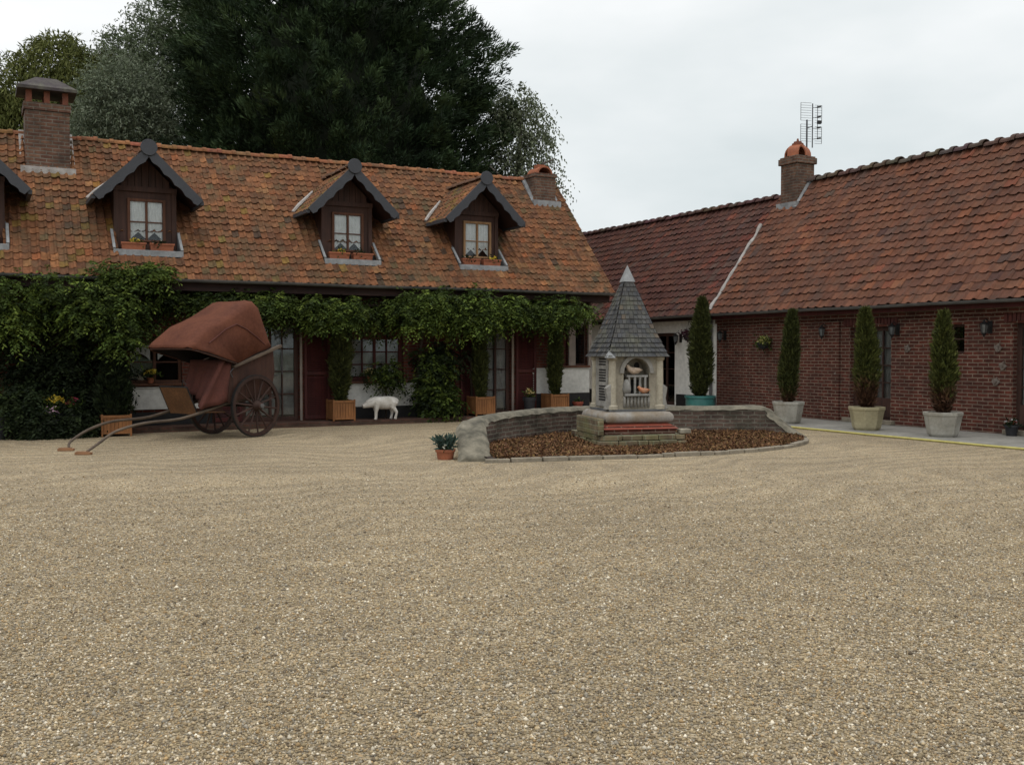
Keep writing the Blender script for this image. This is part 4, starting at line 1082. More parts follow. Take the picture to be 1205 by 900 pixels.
t = thing('potted_conifer', 'broad dark conifer in a round teal pot before the white wall', 'potted tree', (15.9, 19.75, .045), 0, GRPC)
m = MB(); m.lathe([(.26, 0), (.32, .05), (.36, .25), (.355, .38), (.385, .40), (.385, .45), (.33, .45), (.31, .36)], (0, 0, 0), 28, cap=False); m.build('planter', M['pot_teal'], t, world=False, auto=35)
m = MB(); m.lathe([(.325, .37), (.01, .39)], (0, 0, 0), 20, cap=False); m.build('soil', M['soil'], t, world=False)
conifer(t, 2.46, .26, .37, 64, GC, 'column', 0, 1.3)
def wood_box(parent, w, h):
    m = MB(); p = .035; a = w / 2
    for sx in (-1, 1):
        for sy in (-1, 1): m.box(sx * a - p * (sx > 0), sx * a + p * (sx < 0), sy * a - p * (sy > 0), sy * a + p * (sy < 0), 0, h + .02)
    for z0, z1 in ((.05, .09), (h - .05, h)):
        for s in (-1, 1):
            y = s * (a - .014); m.box(-a + p, a - p, y - .012, y + .012, z0, z1); m.box(y - .012, y + .012, -a + p, a - p, z0, z1)
    ns = 7; sw = (w - 2 * p) / ns
    for i in range(ns):
        for s in (-1, 1):
            y = s * (a - .022); x0 = -a + p + i * sw
            m.box(x0 + .003, x0 + sw - .003, y - .008, y + .008, .091, h - .051); m.box(y - .008, y + .008, x0 + .003, x0 + sw - .003, .091, h - .051)
    m.build('planter', M['planterwood'], parent, world=False, bev=.004)
    m = MB(); m.box(-a + .04, a - .04, -a + .04, a - .04, .05, h - .06); m.build('soil', M['soil'], parent, world=False)
for (x, y, z, w, h, top, r, prof, pal, lab, sd) in (
        (2.33, 20.25, 0, .54, .40, 1.95, .32, 'cone', VD, 'dark cone shaped conifer in a square wooden box left of the cart', 71),
        (6.98, 20.87, .08, .50, .46, 2.50, .20, 'column', GC, 'tall slim conifer in a square wooden box beside the red louvred shutter', 72),
        (10.36, 20.85, .10, .50, .44, 2.3, .13, 'column', GC, 'thin dark conifer in a wooden box at the left of the second door', 73),
        (12.36, 20.85, .10, .50, .46, 2.45, .14, 'column', GC, 'thin conifer in a wooden box by the white panel at the right end', 74)):
    t = thing('potted_conifer', lab, 'potted tree', (x, y, z), 0, GRPC)
    wood_box(t, w, h); conifer(t, top - h, r, h - .04, sd, pal, prof)

# ================================================================== FLOWERS
def blooms(parent, c, r, rz, n, pal, size, seed, name='flowers', leafpal=VG, nl=60):
    rng = np.random.default_rng(seed)
    P = np.array(c) + unit(rng.normal(size=(n, 3))) * np.array([r, r, rz]) * rng.uniform(.5, 1, (n, 1)); P[:, 2] = np.maximum(P[:, 2], c[2] - rz * .3)
    K = 7
    A = rng.uniform(0, 2 * np.pi, (n, K)); up = unit(rng.normal(0, .5, (n, 3)) + np.array([0, -.5, .8])); s = unit(np.cross(up, rng.normal(size=(n, 3)))); q = np.cross(up, s)
    D = s[:, None] * np.cos(A)[..., None] + q[:, None] * np.sin(A)[..., None] + up[:, None] * .35
    C = np.repeat(pick(pal, n, rng, .12), K, 0)
    V, F, C = leaves(np.repeat(P, K, 0), D.reshape(-1, 3), size * .55, size * .32, C, rng)
    np_mesh(name, V, F, M['flower'], parent, C, world=False)
    Q = np.array(c) + rng.normal(size=(nl, 3)) * np.array([r, r, rz]) * .55 - np.array([0, 0, rz * .5])
    V, F, C = leaves(Q, unit(rng.normal(size=(nl, 3)) + np.array([0, 0, .6])), .09, .035, pick(leafpal, nl, rng), rng)
    np_mesh('leaves', V, F, M['leaf'], parent, C, world=False)
YEL = [(.62, .46, .05), (.70, .56, .10), (.55, .38, .04)]; PNK = [(.42, .05, .10), (.50, .09, .15), (.36, .03, .08)]; MAU = [(.42, .26, .36), (.55, .38, .46)]; WHT = [(.66, .66, .60), (.55, .55, .45)]; BLU = [(.10, .10, .20), (.16, .14, .26)]
def trough(x, y, z, w, lab, pal, seed, n=16):
    t = thing('flower_trough', lab, 'flower box', (x, y, z), 0, 'terracotta flower boxes on the dormer sills')
    m = MB(); a, b_ = w / 2, .085
    P = [(-a * .93, -b_ * .8, 0), (a * .93, -b_ * .8, 0), (a * .93, b_ * .8, 0), (-a * .93, b_ * .8, 0), (-a, -b_, .165), (a, -b_, .165), (a, b_, .165), (-a, b_, .165),
         (-a + .02, -b_ + .02, .165), (a - .02, -b_ + .02, .165), (a - .02, b_ - .02, .165), (-a + .02, b_ - .02, .165), (-a + .02, -b_ + .02, .11), (a - .02, -b_ + .02, .11), (a - .02, b_ - .02, .11), (-a + .02, b_ - .02, .11)]
    F = [(3, 2, 1, 0)] + [(i + o, (i + 1) % 4 + o, (i + 1) % 4 + 4 + o, i + 4 + o) for o in (0, 4, 8) for i in range(4)]
    m.add(P, F); m.box(-a - .01, a + .01, -b_ - .012, -b_ - .001, .13, .167); m.build('trough', M['terracotta'], t, world=False, bev=.004)
    m = MB(); m.box(-a + .021, a - .021, -b_ + .021, b_ - .021, .09, .118); m.build('soil', M['soil'], t, world=False)
    if pal: blooms(t, (w * .1, 0, .19), w * .26, .07, n, pal, .07, seed, nl=40)
    else: blooms(t, (-w * .1, 0, .18), w * .34, .08, 3, WHT, .04, seed, leafpal=VD, nl=70)
names = ('leftmost dormer', 'dormer by the big chimney', 'middle of the three whole dormers', 'dormer by the small end chimney')
for i, (cx, hw) in enumerate(DORM):
    for j, s in enumerate((-1, 1)):
        if i == 0 and j == 0: continue
        pal = YEL if (i in (1, 2) and j == 0) or (i == 3 and j == 1) else None
        what = 'yellow flowers' if pal else 'dark green leaves'
        if i == 1 and j == 0: cxo = .09
        elif i == 2 and j == 0: cxo = .12
        else: cxo = 0
        trough(cx + s * .27 + (.0 if j else .0), YD + .11, 3.588, .46, 'terracotta trough of %s, %s one on the %s' % (what, 'left' if j == 0 else 'right', names[i]), pal, 80 + i * 2 + j)
def flowerpot(x, y, z, r, h, mat, lab, pal, seed, fr=.16, fz=.10, n=26, cat='flower pot', size=.08, leafpal=VG, nl=70, name='flower_pot', up=.1):
    t = thing(name, lab, cat, (x, y, z))
    m = MB(); m.lathe([(r * .72, 0), (r * .95, h * .8), (r * 1.08, h * .8), (r * 1.08, h), (r * .9, h), (r * .85, h * .8)], (0, 0, 0), 18, cap=False); m.build('pot', M[mat], t, world=False, auto=35)
    m = MB(); m.lathe([(r * .88, h * .82), (.005, h * .86)], (0, 0, 0), 14, cap=False); m.lathe([(r * .72, 0.002), (.003, .002)], (0, 0, 0), 14, cap=False); m.build('soil', M['soil'], t, world=False)
    blooms(t, (0, 0, h + up), fr, fz, n, pal, size, seed, leafpal=leafpal, nl=nl)
    return t
flowerpot(3.12, 21.20, .952, .07, .11, 'terracotta', 'yellow flowers on the window sill behind the cart', YEL, 91, .15, .06, 26)
flowerpot(7.78, 21.21, .932, .07, .11, 'terracotta', 'pale yellow flowers on the window sill above the white pig', [(.55, .45, .20), (.60, .52, .30)], 92, .17, .07, 26)
flowerpot(1.28, 20.45, 0, .19, .46, 'plastic_dark', 'tall dark pot of bright yellow flowers under the left vine', YEL, 93, .20, .12, 46, size=.09, up=.22, nl=140)
flowerpot(1.22, 20.22, 0, .16, .34, 'plastic_dark', 'low pot of mauve flowers in front of the yellow ones', MAU, 94, .16, .08, 24, up=.16, nl=90)
flowerpot(1.62, 20.45, 0, .17, .44, 'plastic_dark', 'dark pot of red pink flowers left of the boxed cone conifer', PNK, 95, .13, .09, 22, up=.2, nl=120)
flowerpot(.35, 20.35, 0, .17, .42, 'plastic_dark', 'dark pot of tall green leaves by the brick wall at the left edge', [(.05, .08, .03)], 96, .18, .3, 10, up=.3, nl=160)
flowerpot(11.68, 20.90, .10, .15, .40, 'plastic_dark', 'dark pot of cream and yellow flowers before the second red shutter', [(.55, .45, .22), (.5, .36, .12)], 97, .13, .09, 22, up=.12)
flowerpot(13.05, 20.92, .10, .13, .26, 'redtilepaint', 'small dark red pot at the foot of the right end panel', [(.05, .07, .03)], 98, .08, .06, 6, up=.02, nl=30)
flowerpot(16.74, 11.84, .045, .12, .20, 'plastic_dark', 'small dark pot with red and white blooms beside the right hand brick door', [(.45, .05, .05), (.6, .6, .6)], 99, .11, .06, 12, up=.04, size=.06, leafpal=VD)
# hanging baskets on the wall
def basket(x, y, z, lab, pal, seed, leafpal=VG, r=.15):
    t = thing('hanging_basket', lab, 'hanging basket', (x, y, z))
    m = MB(); m.lathe([(.02, -.16), (.10, -.13), (.14, -.04), (.145, 0), (.125, 0), (.10, -.03)], (0, 0, 0), 16, cap=False); m.build('bowl', M['plastic_dark'], t, world=False, auto=50)
    m = MB(); m.tube([(XB - x, 0, .33), (0, 0, .36), (0, 0, .31)], .008, 6)
    for k in range(3): a = k * 2.1; m.tube([(0, 0, .31), (.13 * math.cos(a), .13 * math.sin(a), 0)], .003, 4)
    m.build('bracket', M['iron'], t, world=False)
    blooms(t, (0, -.02, .04), r * 1.15, .14, 75, pal, .085, seed, leafpal=leafpal, nl=160)
basket(16.80, 18.50, 1.80, 'hanging basket of pale yellow green flowers on the brick wall', [(.42, .42, .12), (.36, .40, .14), (.5, .46, .2)], 101)
basket(16.78, 21.35, 2.02, 'hanging basket of deep purple leaves on the white wall', [(.07, .02, .035), (.10, .03, .045)], 102, leafpal=[(.05, .018, .025), (.035, .015, .018)], r=.17)

# ================================================================== WALL LANTERNS
def lantern(lab, y, z, first=[]):
    if first:
        t = copy_tree(first[0]); t.location = (XB - .02, y, z); t['label'] = lab; return t
    t = thing('wall_lantern', lab, 'lantern', (XB - .02, y, z), 0, 'black lanterns on the walls')
    m = MB(); m.box(.0, .018, -.05, .05, -.12, .12); m.tube([(0, 0, .08), (-.10, 0, .16), (-.16, 0, .13), (-.16, 0, .09)], .010, 6)
    m.build('bracket', M['iron'], t, world=False, bev=.003)
    m = MB(); c = (-.16, 0, 0)
    m.lathe([(.012, .13), (.03, .10), (.085, .06), (.09, .05), (.075, .05)], c, 6, cap=True)
    m.lathe([(.045, -.13), (.05, -.11), (.02, -.16), (.006, -.19)], c, 6, cap=True)
    for k in range(6):
        a = k * math.pi / 3; m.tube([(c[0] + .075 * math.cos(a), .075 * math.sin(a), .05), (c[0] + .048 * math.cos(a), .048 * math.sin(a), -.11)], .006, 4)
    m.build('cage', M['iron'], t, world=False)
    m = MB(); m.lathe([(.040, -.108), (.066, .048)], c, 6); m.build('lamp_glass', M['lampglass'], t, world=False)
    first.append(t); return t
for lab, y, z in (('black wall lantern right of the cream potted conifer beside the door', 14.66, 2.05), ('black wall lantern left of the brick range door', 16.62, 2.05),
                  ('black wall lantern close to the right hand edge door', 12.50, 2.05), ('black wall lantern at the corner where brick meets white wall', 20.12, 2.0),
                  ('black wall lantern on the white wall', 21.95, 1.95)): lantern(lab, y, z)

# ================================================================== TV ANTENNA on the right chimney
t = thing('tv_antenna', 'grid type television antenna on a mast above the right hand chimney', 'antenna', (19.36, 19.72, 6.14))
m = MB(); m.tube([(0, 0, 0), (0, 0, 1.52)], .022, 8); m.build('mast', M['steel'], t, world=False)
yw = R(-28.2); mt = Matrix.Rotation(yw + R(12), 4, 'Z')
m = MB(mt); m.tube([(.16, 0, .80), (.16, 0, 1.95)], .015, 6); m.tube([(0, 0, 1.30), (.16, 0, 1.36)], .012, 6)
for x0, x1 in ((-.16, .10), (.24, .44)):
    for z0, z1 in ((.92, 1.36), (1.46, 1.92)):
        if x0 < 0: z0 += .05; z1 += .05
        for i in range(8): z = z0 + (z1 - z0) * i / 7; m.tube([(x0, .03, z), (x1 + .04 * (x0 < 0), .03, z)], .005, 4)
        m.tube([(x0 if x0 < 0 else x1, .03, z0), (x0 if x0 < 0 else x1, .03, z1)], .008, 4)
m.build('reflector_grid', M['steel'], t, world=False)
m = MB(mt)
for z in (1.02, 1.30, 1.58, 1.84): m.tube([(.24, -.1, z), (.34, -.1, z + .02)], .022, 6); m.tube([(.16, 0, z), (.26, -.1, z)], .008, 4)
m.tube([(.25, -.1, 1.0), (.25, -.1, 1.88)], .008, 5); m.box(.24, .34, -.14, -.08, 1.40, 1.48); m.build('dipoles', M['iron'], t, world=False)

# ================================================================== CURVED WALL, KERB AND LEAF BED
def catmull(pts, n):
    out = []; q = [pts[0]] + pts + [pts[-1]]
    for i in range(1, len(q) - 2):
        for k in range(n):
            t = k / n; a, b_, c_, d_ = [np.array(q[i + j], float) for j in (-1, 0, 1, 2)]
            out.append(.5 * ((2 * b_) + (-a + c_) * t + (2 * a - 5 * b_ + 4 * c_ - d_) * t * t + (-a + 3 * b_ - 3 * c_ + d_) * t ** 3))
    out.append(np.array(pts[-1], float)); return out
WP = [(6.36, 13.0, .02), (6.55, 13.45, .28), (6.80, 13.98, .47), (7.45, 14.55, .53), (8.25, 15.02, .55), (9.1, 15.42, .555), (10.0, 15.5, .555), (10.95, 15.12, .55), (11.9, 14.62, .55), (12.80, 14.17, .55), (12.98, 13.97, .38), (13.13, 13.73, .17), (13.26, 13.5, .01)]
wp = catmull(WP, 8)
t = thing('curved_wall', 'low mossy brick wall curving round the leaf bed with sloping ends', 'low wall', (9.6, 14.5, 0))
inn = []; outn = []; s = 0; S_ = []
for i, p in enumerate(wp):
    d = wp[min(i + 1, len(wp) - 1)] - wp[max(i - 1, 0)]; d = d[:2] / np.linalg.norm(d[:2]); nn = np.array([-d[1], d[0]])
    if i: s += np.linalg.norm(wp[i][:2] - wp[i - 1][:2])
    S_.append(s); inn.append(p[:2] - nn * .17); outn.append(p[:2] + nn * .17)
m = MB()
for i in range(len(wp) - 1):
    for side in (inn, outn):
        z0, z1 = max(wp[i][2] - .02, -.02), max(wp[i + 1][2] - .02, -.02)
        m.add([(*side[i], -.03), (*side[i + 1], -.03), (*side[i + 1], z1), (*side[i], z0)], [(0, 1, 2, 3)], uvs=[(S_[i], -.03), (S_[i + 1], -.03), (S_[i + 1], z1), (S_[i], z0)])
m.build('brick_face', M['brick_moss'], t)
m = MB(); P = []; rc = random.Random(4); n = 9
for i, p in enumerate(wp):
    nn = (outn[i] - inn[i]) / .34; ends = i < 18 ; wdt = .235 if i < 18 else .19
    for k in range(n):
        q = -1 + 2 * k / (n - 1); z = p[2] + .035 * (1 - q ** 4) + .012 * lump(i * .5, k * 1.1, 2) + (.018 * lump(i * 1.1, k * .8, 4) if i < 22 else 0)
        if k in (0, n - 1): z = p[2] - .035 + .015 * lump(i * .9, k, 3)
        xy = p[:2] + nn * q * (wdt + .015 * lump(i * .7, k * 2, 6)); P.append((xy[0], xy[1], z))
F = [(i * n + k, i * n + k + 1, (i + 1) * n + k + 1, (i + 1) * n + k) for i in range(len(wp) - 1) for k in range(n - 1)] + [(i * n, (i + 1) * n, (i + 1) * n + n - 1, i * n + n - 1) for i in range(len(wp) - 1)]
F += [tuple(range(n)), tuple(range((len(wp) - 1) * n, len(wp) * n))]
m.add(P, F); o = m.build('coping', M['coping'], t, auto=55)

KP = [(6.42, 12.80), (7.25, 12.60), (8.03, 12.44), (8.83, 12.28), (9.43, 12.20), (10.16, 12.13), (11.1, 12.22), (11.86, 12.45), (12.62, 12.86), (13.15, 13.4)]
kp = catmull([(x, y, 0) for x, y in KP], 6)
m = MB(); rk = random.Random(8); acc = []; i = 0
while i < len(kp) - 2:
    st = rk.choice([2, 3, 3, 4]); j = min(len(kp) - 1, i + st); zt = .055 + rk.uniform(-.012, .015); off = rk.uniform(-.012, .012)
    pts = kp[i:j + 1]; L = []; Rr = []
    for k, p in enumerate(pts):
        gi = i + k; d = kp[min(gi + 1, len(kp) - 1)] - kp[max(gi - 1, 0)]; d = d / np.linalg.norm(d); nn = np.array([-d[1], d[0], 0]); sh = d * (.012 if k == 0 else (-.012 if k == len(pts) - 1 else 0))
        L.append(p + sh + nn * (.05 + off)); Rr.append(p + sh - nn * (.06 + off))
    q = len(pts); P = [tuple(a[:2]) + (-.03,) for a in L] + [tuple(a[:2]) + (-.03,) for a in Rr] + [tuple(a[:2]) + (zt,) for a in L] + [tuple(a[:2]) + (zt,) for a in Rr]
    F = [(2 * q + k, 2 * q + k + 1, 3 * q + k + 1, 3 * q + k) for k in range(q - 1)] + [(k, k + 1, 2 * q + k + 1, 2 * q + k) for k in range(q - 1)] + [(q + k, q + k + 1, 3 * q + k + 1, 3 * q + k) for k in range(q - 1)] + [(0, q, 3 * q, 2 * q), (q - 1, 2 * q - 1, 4 * q - 1, 3 * q - 1)]
    m.add(P, F); i = j
tag(m.build('kerb', M['stone'], bev=.012), kind='structure')

TC = np.array([9.66, 13.93])      # centre of the stone turret
def bed_z(x, y):
    # rises from the kerb to the wall
    ky = np.interp(x, [a for a, _ in KP], [b_ for _, b_ in KP]); wy = np.interp(x, [p[0] for p in wp], [p[1] for p in wp])
    f = np.clip((y - ky) / np.maximum(wy - ky, .3), 0, 1)
    return .03 + .09 * f + .025 * np.sin(x * 3.1 + y * 2) * np.minimum(1, f * 4) * (1 - f)
m = MB(); xs = np.linspace(6.5, 13.1, 60); n = 14; P = []
for x in xs:
    ky = np.interp(x, [a for a, _ in KP], [b_ for _, b_ in KP]) + .02; wy = np.interp(x, [p[0] for p in wp], [p[1] for p in wp]) - .05
    wy = max(wy, ky + .02)
    for k in range(n): y = ky + (wy - ky) * k / (n - 1); P.append((x, y, float(bed_z(x, y))))
m.add(P, [(i * n + k, (i + 1) * n + k, (i + 1) * n + k + 1, i * n + k + 1) for i in range(59) for k in range(n - 1)])
tag(m.build('soil_bed', M['soil'], smooth=True), kind='structure')
def litter():
    rng = np.random.default_rng(17); n = 85000
    x = rng.uniform(6.5, 13.1, n); ky = np.interp(x, [a for a, _ in KP], [b_ for _, b_ in KP]); wy = np.interp(x, [p[0] for p in wp], [p[1] for p in wp])
    y = ky + .04 + (wy - ky - .2) * rng.uniform(0, 1, n); z = bed_z(x, y)
    ok = ((wy - ky) > .25) & (x > 6.66 + .44 * (y - 13).clip(0, 1))
    x, y, z = x[ok], y[ok], z[ok]; n = len(x)
    z = z + rng.uniform(0, .045, n)
    D = rng.normal(size=(n, 3)) * np.array([1, 1, .35])
    pal = [(.21, .105, .048), (.25, .135, .06), (.17, .082, .04), (.28, .165, .08), (.14, .065, .034), (.22, .12, .045), (.11, .055, .032), (.19, .13, .05)]
    C = pick(pal, n, rng, .25)
    cl = np.array([lump(a * 1.6, b_ * 1.9, 1.5) for a, b_ in zip(x, y)])[:, None]
    C = C * (.76 + .20 * cl) * np.array([.98, .98, 1.02])
    V, F, C = leaves(np.stack([x, y, z], 1), D, rng.uniform(.022, .060, n), rng.uniform(.016, .038, n), C.clip(.01, 1), rng, .5)
    tag(np_mesh('leaf_litter', V, F, M['litter'], C=C), kind='stuff')
litter()

# ================================================================== STONE TURRET in the leaf bed
RZ = R(-13.7)
t = thing('garden_turret', 'small square stone turret with steep slate spire standing in the leaf bed', 'garden folly', (TC[0], TC[1], .08), RZ)
def sq(m, h, z0, z1, h2=None, col=None):
    h2 = h if h2 is None else h2
    P = [(sx * h, sy * h, z0) for sx, sy in ((-1, -1), (1, -1), (1, 1), (-1, 1))] + [(sx * h2, sy * h2, z1) for sx, sy in ((-1, -1), (1, -1), (1, 1), (-1, 1))]
    m.add(P, [(3, 2, 1, 0), (4, 5, 6, 7)] + [(i, (i + 1) % 4, (i + 1) % 4 + 4, i + 4) for i in range(4)], col)
m = MB(); rt = random.Random(2)
def stone_row(h, z0, z1, nb, dep=.15):
    for side in range(4):
        mt_ = Matrix.Rotation(side * math.pi / 2, 4, 'Z'); x = -h
        ww = [rt.uniform(.7, 1.3) for _ in range(nb)]; sm = sum(ww)
        for q in ww:
            w_ = q / sm * (2 * h - dep); mm = MB(mt_); jo = rt.uniform(-.018, .012); jz = rt.uniform(-.012, .008)
            mm.box(x + .005, x + w_ - .005, -h + jo, -h + dep, z0, z1 + jz); base_i = len(m.v)
            m.v += mm.v; m.c += mm.c; m.f += [[base_i + a for a in f] for f in mm.f]; x += w_
sq(m, .62, -.1, .17); stone_row(.745, -.1, .075, 5); stone_row(.73, .08, .165, 4)
m.build('base_step', M['brick_step'], t, world=False, bev=.012)
m = MB(); sq(m, .62, .171, .30); m.build('brick_course', M['brick_red'], t, world=False, bev=.008)
m = MB(); m.box(-.76, -.67, -.74, .40, .17, .44); m.box(-.78, -.68, -.77, -.70, .17, .40); m.build('side_block', M['brick_step'], t, world=False, bev=.015)
m = MB(); m.box(.67, .86, -.70, -.54, .17, .25); m.build('loose_stone', M['limestone'], t, world=False, bev=.02)
m = MB(); sq(m, .66, .255, .345, .52); m.build('red_tile_band', M['redtilepaint'], t, world=False, bev=.006)
# half-round roll moulding
m = MB(); P = []; prof = [(.48, .345), (.55, .35), (.585, .39), (.595, .44), (.58, .49), (.54, .525), (.49, .53), (.45, .54)]
for h, z in prof:
    P += [(sx * h, sy * h, z) for sx, sy in ((-1, -1), (1, -1), (1, 1), (-1, 1))]
m.add(P, [(i * 4 + k, i * 4 + (k + 1) % 4, (i + 1) * 4 + (k + 1) % 4, (i + 1) * 4 + k) for i in range(len(prof) - 1) for k in range(4)])
for sx in (-1, 1):
    for sy in (-1, 1): pass
m.build('roll_moulding', M['roll'], t, world=False, auto=60)
m = MB(); sq(m, .49, .536, .565); m.build('lead_ledge', M['lead_dark'], t, world=False)
# body with an arched niche in front
hb = .43; z0, z1 = .56, 1.46
m = MB()
nx, nz0, nzs = .225, .78, 1.16       # niche half width, sill, springing
arch = [(-nx, nz0), (nx, nz0), (nx, nzs)] + [(nx * math.cos(a), nzs + .24 * math.sin(a)) for a in [math.pi * k / 14 for k in range(1, 14)]] + [(-nx, nzs)]
yf = -hb; outer = [(-hb, z0), (hb, z0), (hb, z1), (-hb, z1)]
P = [(x, yf, z) for x, z in arch]; na = len(arch)
def fr(poly): m.add([(x, yf, z) for x, z in poly], [tuple(range(len(poly)))])
fr([(-hb, z0), (hb, z0), (hb, nz0), (-hb, nz0)]); fr([(-hb, nz0), (-nx, nz0), (-nx, nzs), (-hb, nzs)]); fr([(nx, nz0), (hb, nz0), (hb, nzs), (nx, nzs)])
al = [(nx * math.cos(a), nzs + .24 * math.sin(a)) for a in [math.pi * k / 14 for k in range(15)]]
for k in range(14): fr([al[k], (al[k][0], z1), (al[k + 1][0], z1), al[k + 1]])
fr([(nx, nzs), (hb, nzs), (hb, z1), (nx, z1)]); fr([(-hb, nzs), (-nx, nzs), (-nx, z1), (-hb, z1)])
m.add([(x, yf, z) for x, z in arch] + [(x, yf + .26, z) for x, z in arch], [(k, (k + 1) % na, (k + 1) % na + na, k + na) for k in range(na)] + [tuple(range(na, 2 * na))])
for P in ([(-hb, -hb), (-hb, hb)], [(-hb, hb), (hb, hb)], [(hb, hb), (hb, -hb)]):
    (a, b_), (c_, d_) = P; m.add([(a, b_, z0), (c_, d_, z0), (c_, d_, z1), (a, b_, z1)], [(0, 1, 2, 3)])
m.add([(-hb, -hb, z1), (hb, -hb, z1), (hb, hb, z1), (-hb, hb, z1)], [(0, 1, 2, 3)])
m.build('body', M['limestone'], t, world=False)
for sx, sy in ((-1, -1), (1, -1), (1, 1), (-1, 1)):
    m = MB(); c = sx * (hb - .02), sy * (hb - .02)
    m.lathe([(.095, .566), (.095, .62), (.07, .64), (.062, 1.36), (.085, 1.38), (.09, 1.455)], (c[0], c[1], 0), 12); m.build('corner_column', M['limestone_pale'], t, world=False, auto=35)
m = MB()
for k in range(16):
    a0, a1 = math.pi * k / 16, math.pi * (k + 1) / 16
    P = [((nx + q) * math.cos(a), y, nzs + (.24 + q) * math.sin(a)) for y in (yf - .035, yf - .003) for a, q in ((a0, .004), (a0, .07), (a1, .07), (a1, .004))]
    m.add(P, [(0, 1, 2, 3), (7, 6, 5, 4), (1, 5, 6, 2), (0, 3, 7, 4)])
m.build('arch_moulding', M['limestone_grey'], t, world=False)
# small ceramic castle-like perches inside the niche
m = MB(); m.box(-.22, .22, yf - .07, yf + .24, .785, .82); m.box(-.17, .19, yf - .03, yf + .22, 1.09, 1.125)
for x in (-.13, -.03, .06, .15): m.tube([(x, yf - .01, .82), (x, yf - .01, 1.09)], .022, 8)
m.build('perch_shelf', M['ceramic'], t, world=False, bev=.006)
m = MB(); m.lathe([(.06, .821), (.075, .90), (.06, 1.0), (.03, 1.05), (.005, 1.06)], (-.17, yf - .0, 0), 12); m.build('ceramic_urn', M['ceramic'], t, world=False, smooth=True)
for x in (-.09, .10):
    m = MB(); m.ball((x, yf + .245, 1.27), .05, .012, .065, 12); m.build('nest_hole', M['black'], t, world=False)
for x, z in ((-.02, .83), (.08, .86)):
    m = MB(); m.box(x, x + .065, yf + .235, yf + .255, z, 1.04); m.build('nest_hole', M['black'], t, world=False)
m = MB()
for i in range(8): m.tube([(-.21 + i * .06, yf - .012, .60), (-.21 + i * .06, yf - .012, .775)], .022, 8)
m.build('fluted_panel', M['limestone_grey'], t, world=False, smooth=True)
# louvred panel on the left flank
m = MB(); xl = -hb - .02
m.box(xl, -hb - .003, -.30, .30, .60, 1.46); pnl = m.build('louvre_panel', M['limestone_grey'], t, world=False, bev=.004)
m = MB()
for z in [.70 + .045 * i for i in range(16)]:
    if abs(z - 1.22) < .025 or abs(z - .98) < .02: continue
    m.box(xl - .006, xl + .0, -.20, .12, z, z + .025)
m.build('louvre_slot', M['black'], pnl, world=False)
# scroll bracket blocks at the flanks of the base
for sx in (-1, 1):
    m = MB(); 
    m.prism([(sx * hb, .566), (sx * (hb + .12), .566), (sx * (hb + .08), .74), (sx * (hb + .11), .92), (sx * hb, 1.0)], 'y', -.46, -.36); m.build('scroll_bracket', M['limestone_grey'], t, world=False, bev=.01)
# spire: slates laid in courses
m = MB(); he, za, zb = .51, 1.43, 2.90; rows = 19; rs_ = random.Random(6)
for side in range(4):
    mt_ = Matrix.Rotation(side * math.pi / 2, 4, 'Z'); mm = MB(mt_)
    for r in range(rows):
        f0, f1 = r / rows, (r + 1.15) / rows; f1 = min(f1, 1)
        w0 = he * (1 - f0) ; w1 = he * (1 - f1); zz0 = za + (zb - za) * f0; zz1 = za + (zb - za) * f1
        flare = .03 * max(0, 1 - f0 * 4); n_s = max(2, round(2 * w0 / .074)); of = (r % 2) * .5
        ed = [-1] + [-1 + 2 * (k + of) / n_s for k in range(1 if of == 0 else 0, n_s) if -1 < -1 + 2 * (k + of) / n_s < 1] + [1]
        for a, b_ in zip(ed[:-1], ed[1:]):
            j = rs_.gauss(0, .0035); c = rs_.choice([(.068, .070, .074), (.060, .062, .066), (.078, .079, .081), (.054, .055, .059), (.084, .083, .080), (.070, .068, .066)]); v = rs_.uniform(.85, 1.15)
            if rs_.random() < .025: c = (.115, .09, .07)
            lo = .016 + j
            mm.add([(a * (w0 + flare) + .004, -(w0 + flare) - lo, zz0), (b_ * (w0 + flare) - .004, -(w0 + flare) - lo, zz0), (b_ * w1, -w1 - .002, zz1), (a * w1, -w1 - .002, zz1), (a * (w0 + flare), -(w0 + flare) - lo + .012, zz0 - .004), (b_ * (w0 + flare), -(w0 + flare) - lo + .012, zz0 - .004)], [(0, 1, 2, 3), (4, 5, 1, 0)], tuple(q * v for q in c))
    bi = len(m.v); m.v += mm.v; m.c += mm.c; m.f += [[bi + a for a in f] for f in mm.f]
P = [(sx * he, sy * he, za - .005) for sx, sy in ((-1, -1), (1, -1), (1, 1), (-1, 1))]
m.add(P, [(0, 1, 2, 3)], (.05, .045, .04))
sp = m.build('spire', M['slate'], t, world=False, color=True)
m = MB(); hc = he * (1 - .865); m.add([(sx * (hc + .035), sy * (hc + .035), za + (zb - za) * .845) for sx, sy in ((-1, -1), (1, -1), (1, 1), (-1, 1))] + [(0, 0, zb + .06)], [(0, 1, 4), (1, 2, 4), (2, 3, 4), (3, 0, 4), (3, 2, 1, 0)])
m.build('finial_cap', M['lead'], sp, world=False)
m = MB(); m.add([(-he - .05, -he - .05, za - .02), (-he + .10, -he - .055, za - .02), (-he - .055, -he + .06, za - .02), (-he + .01, -he + .01, za + .10)], [(0, 1, 3), (0, 3, 2), (0, 2, 1), (1, 2, 3)]); m.build('corner_flashing', M['lead'], sp, world=False)

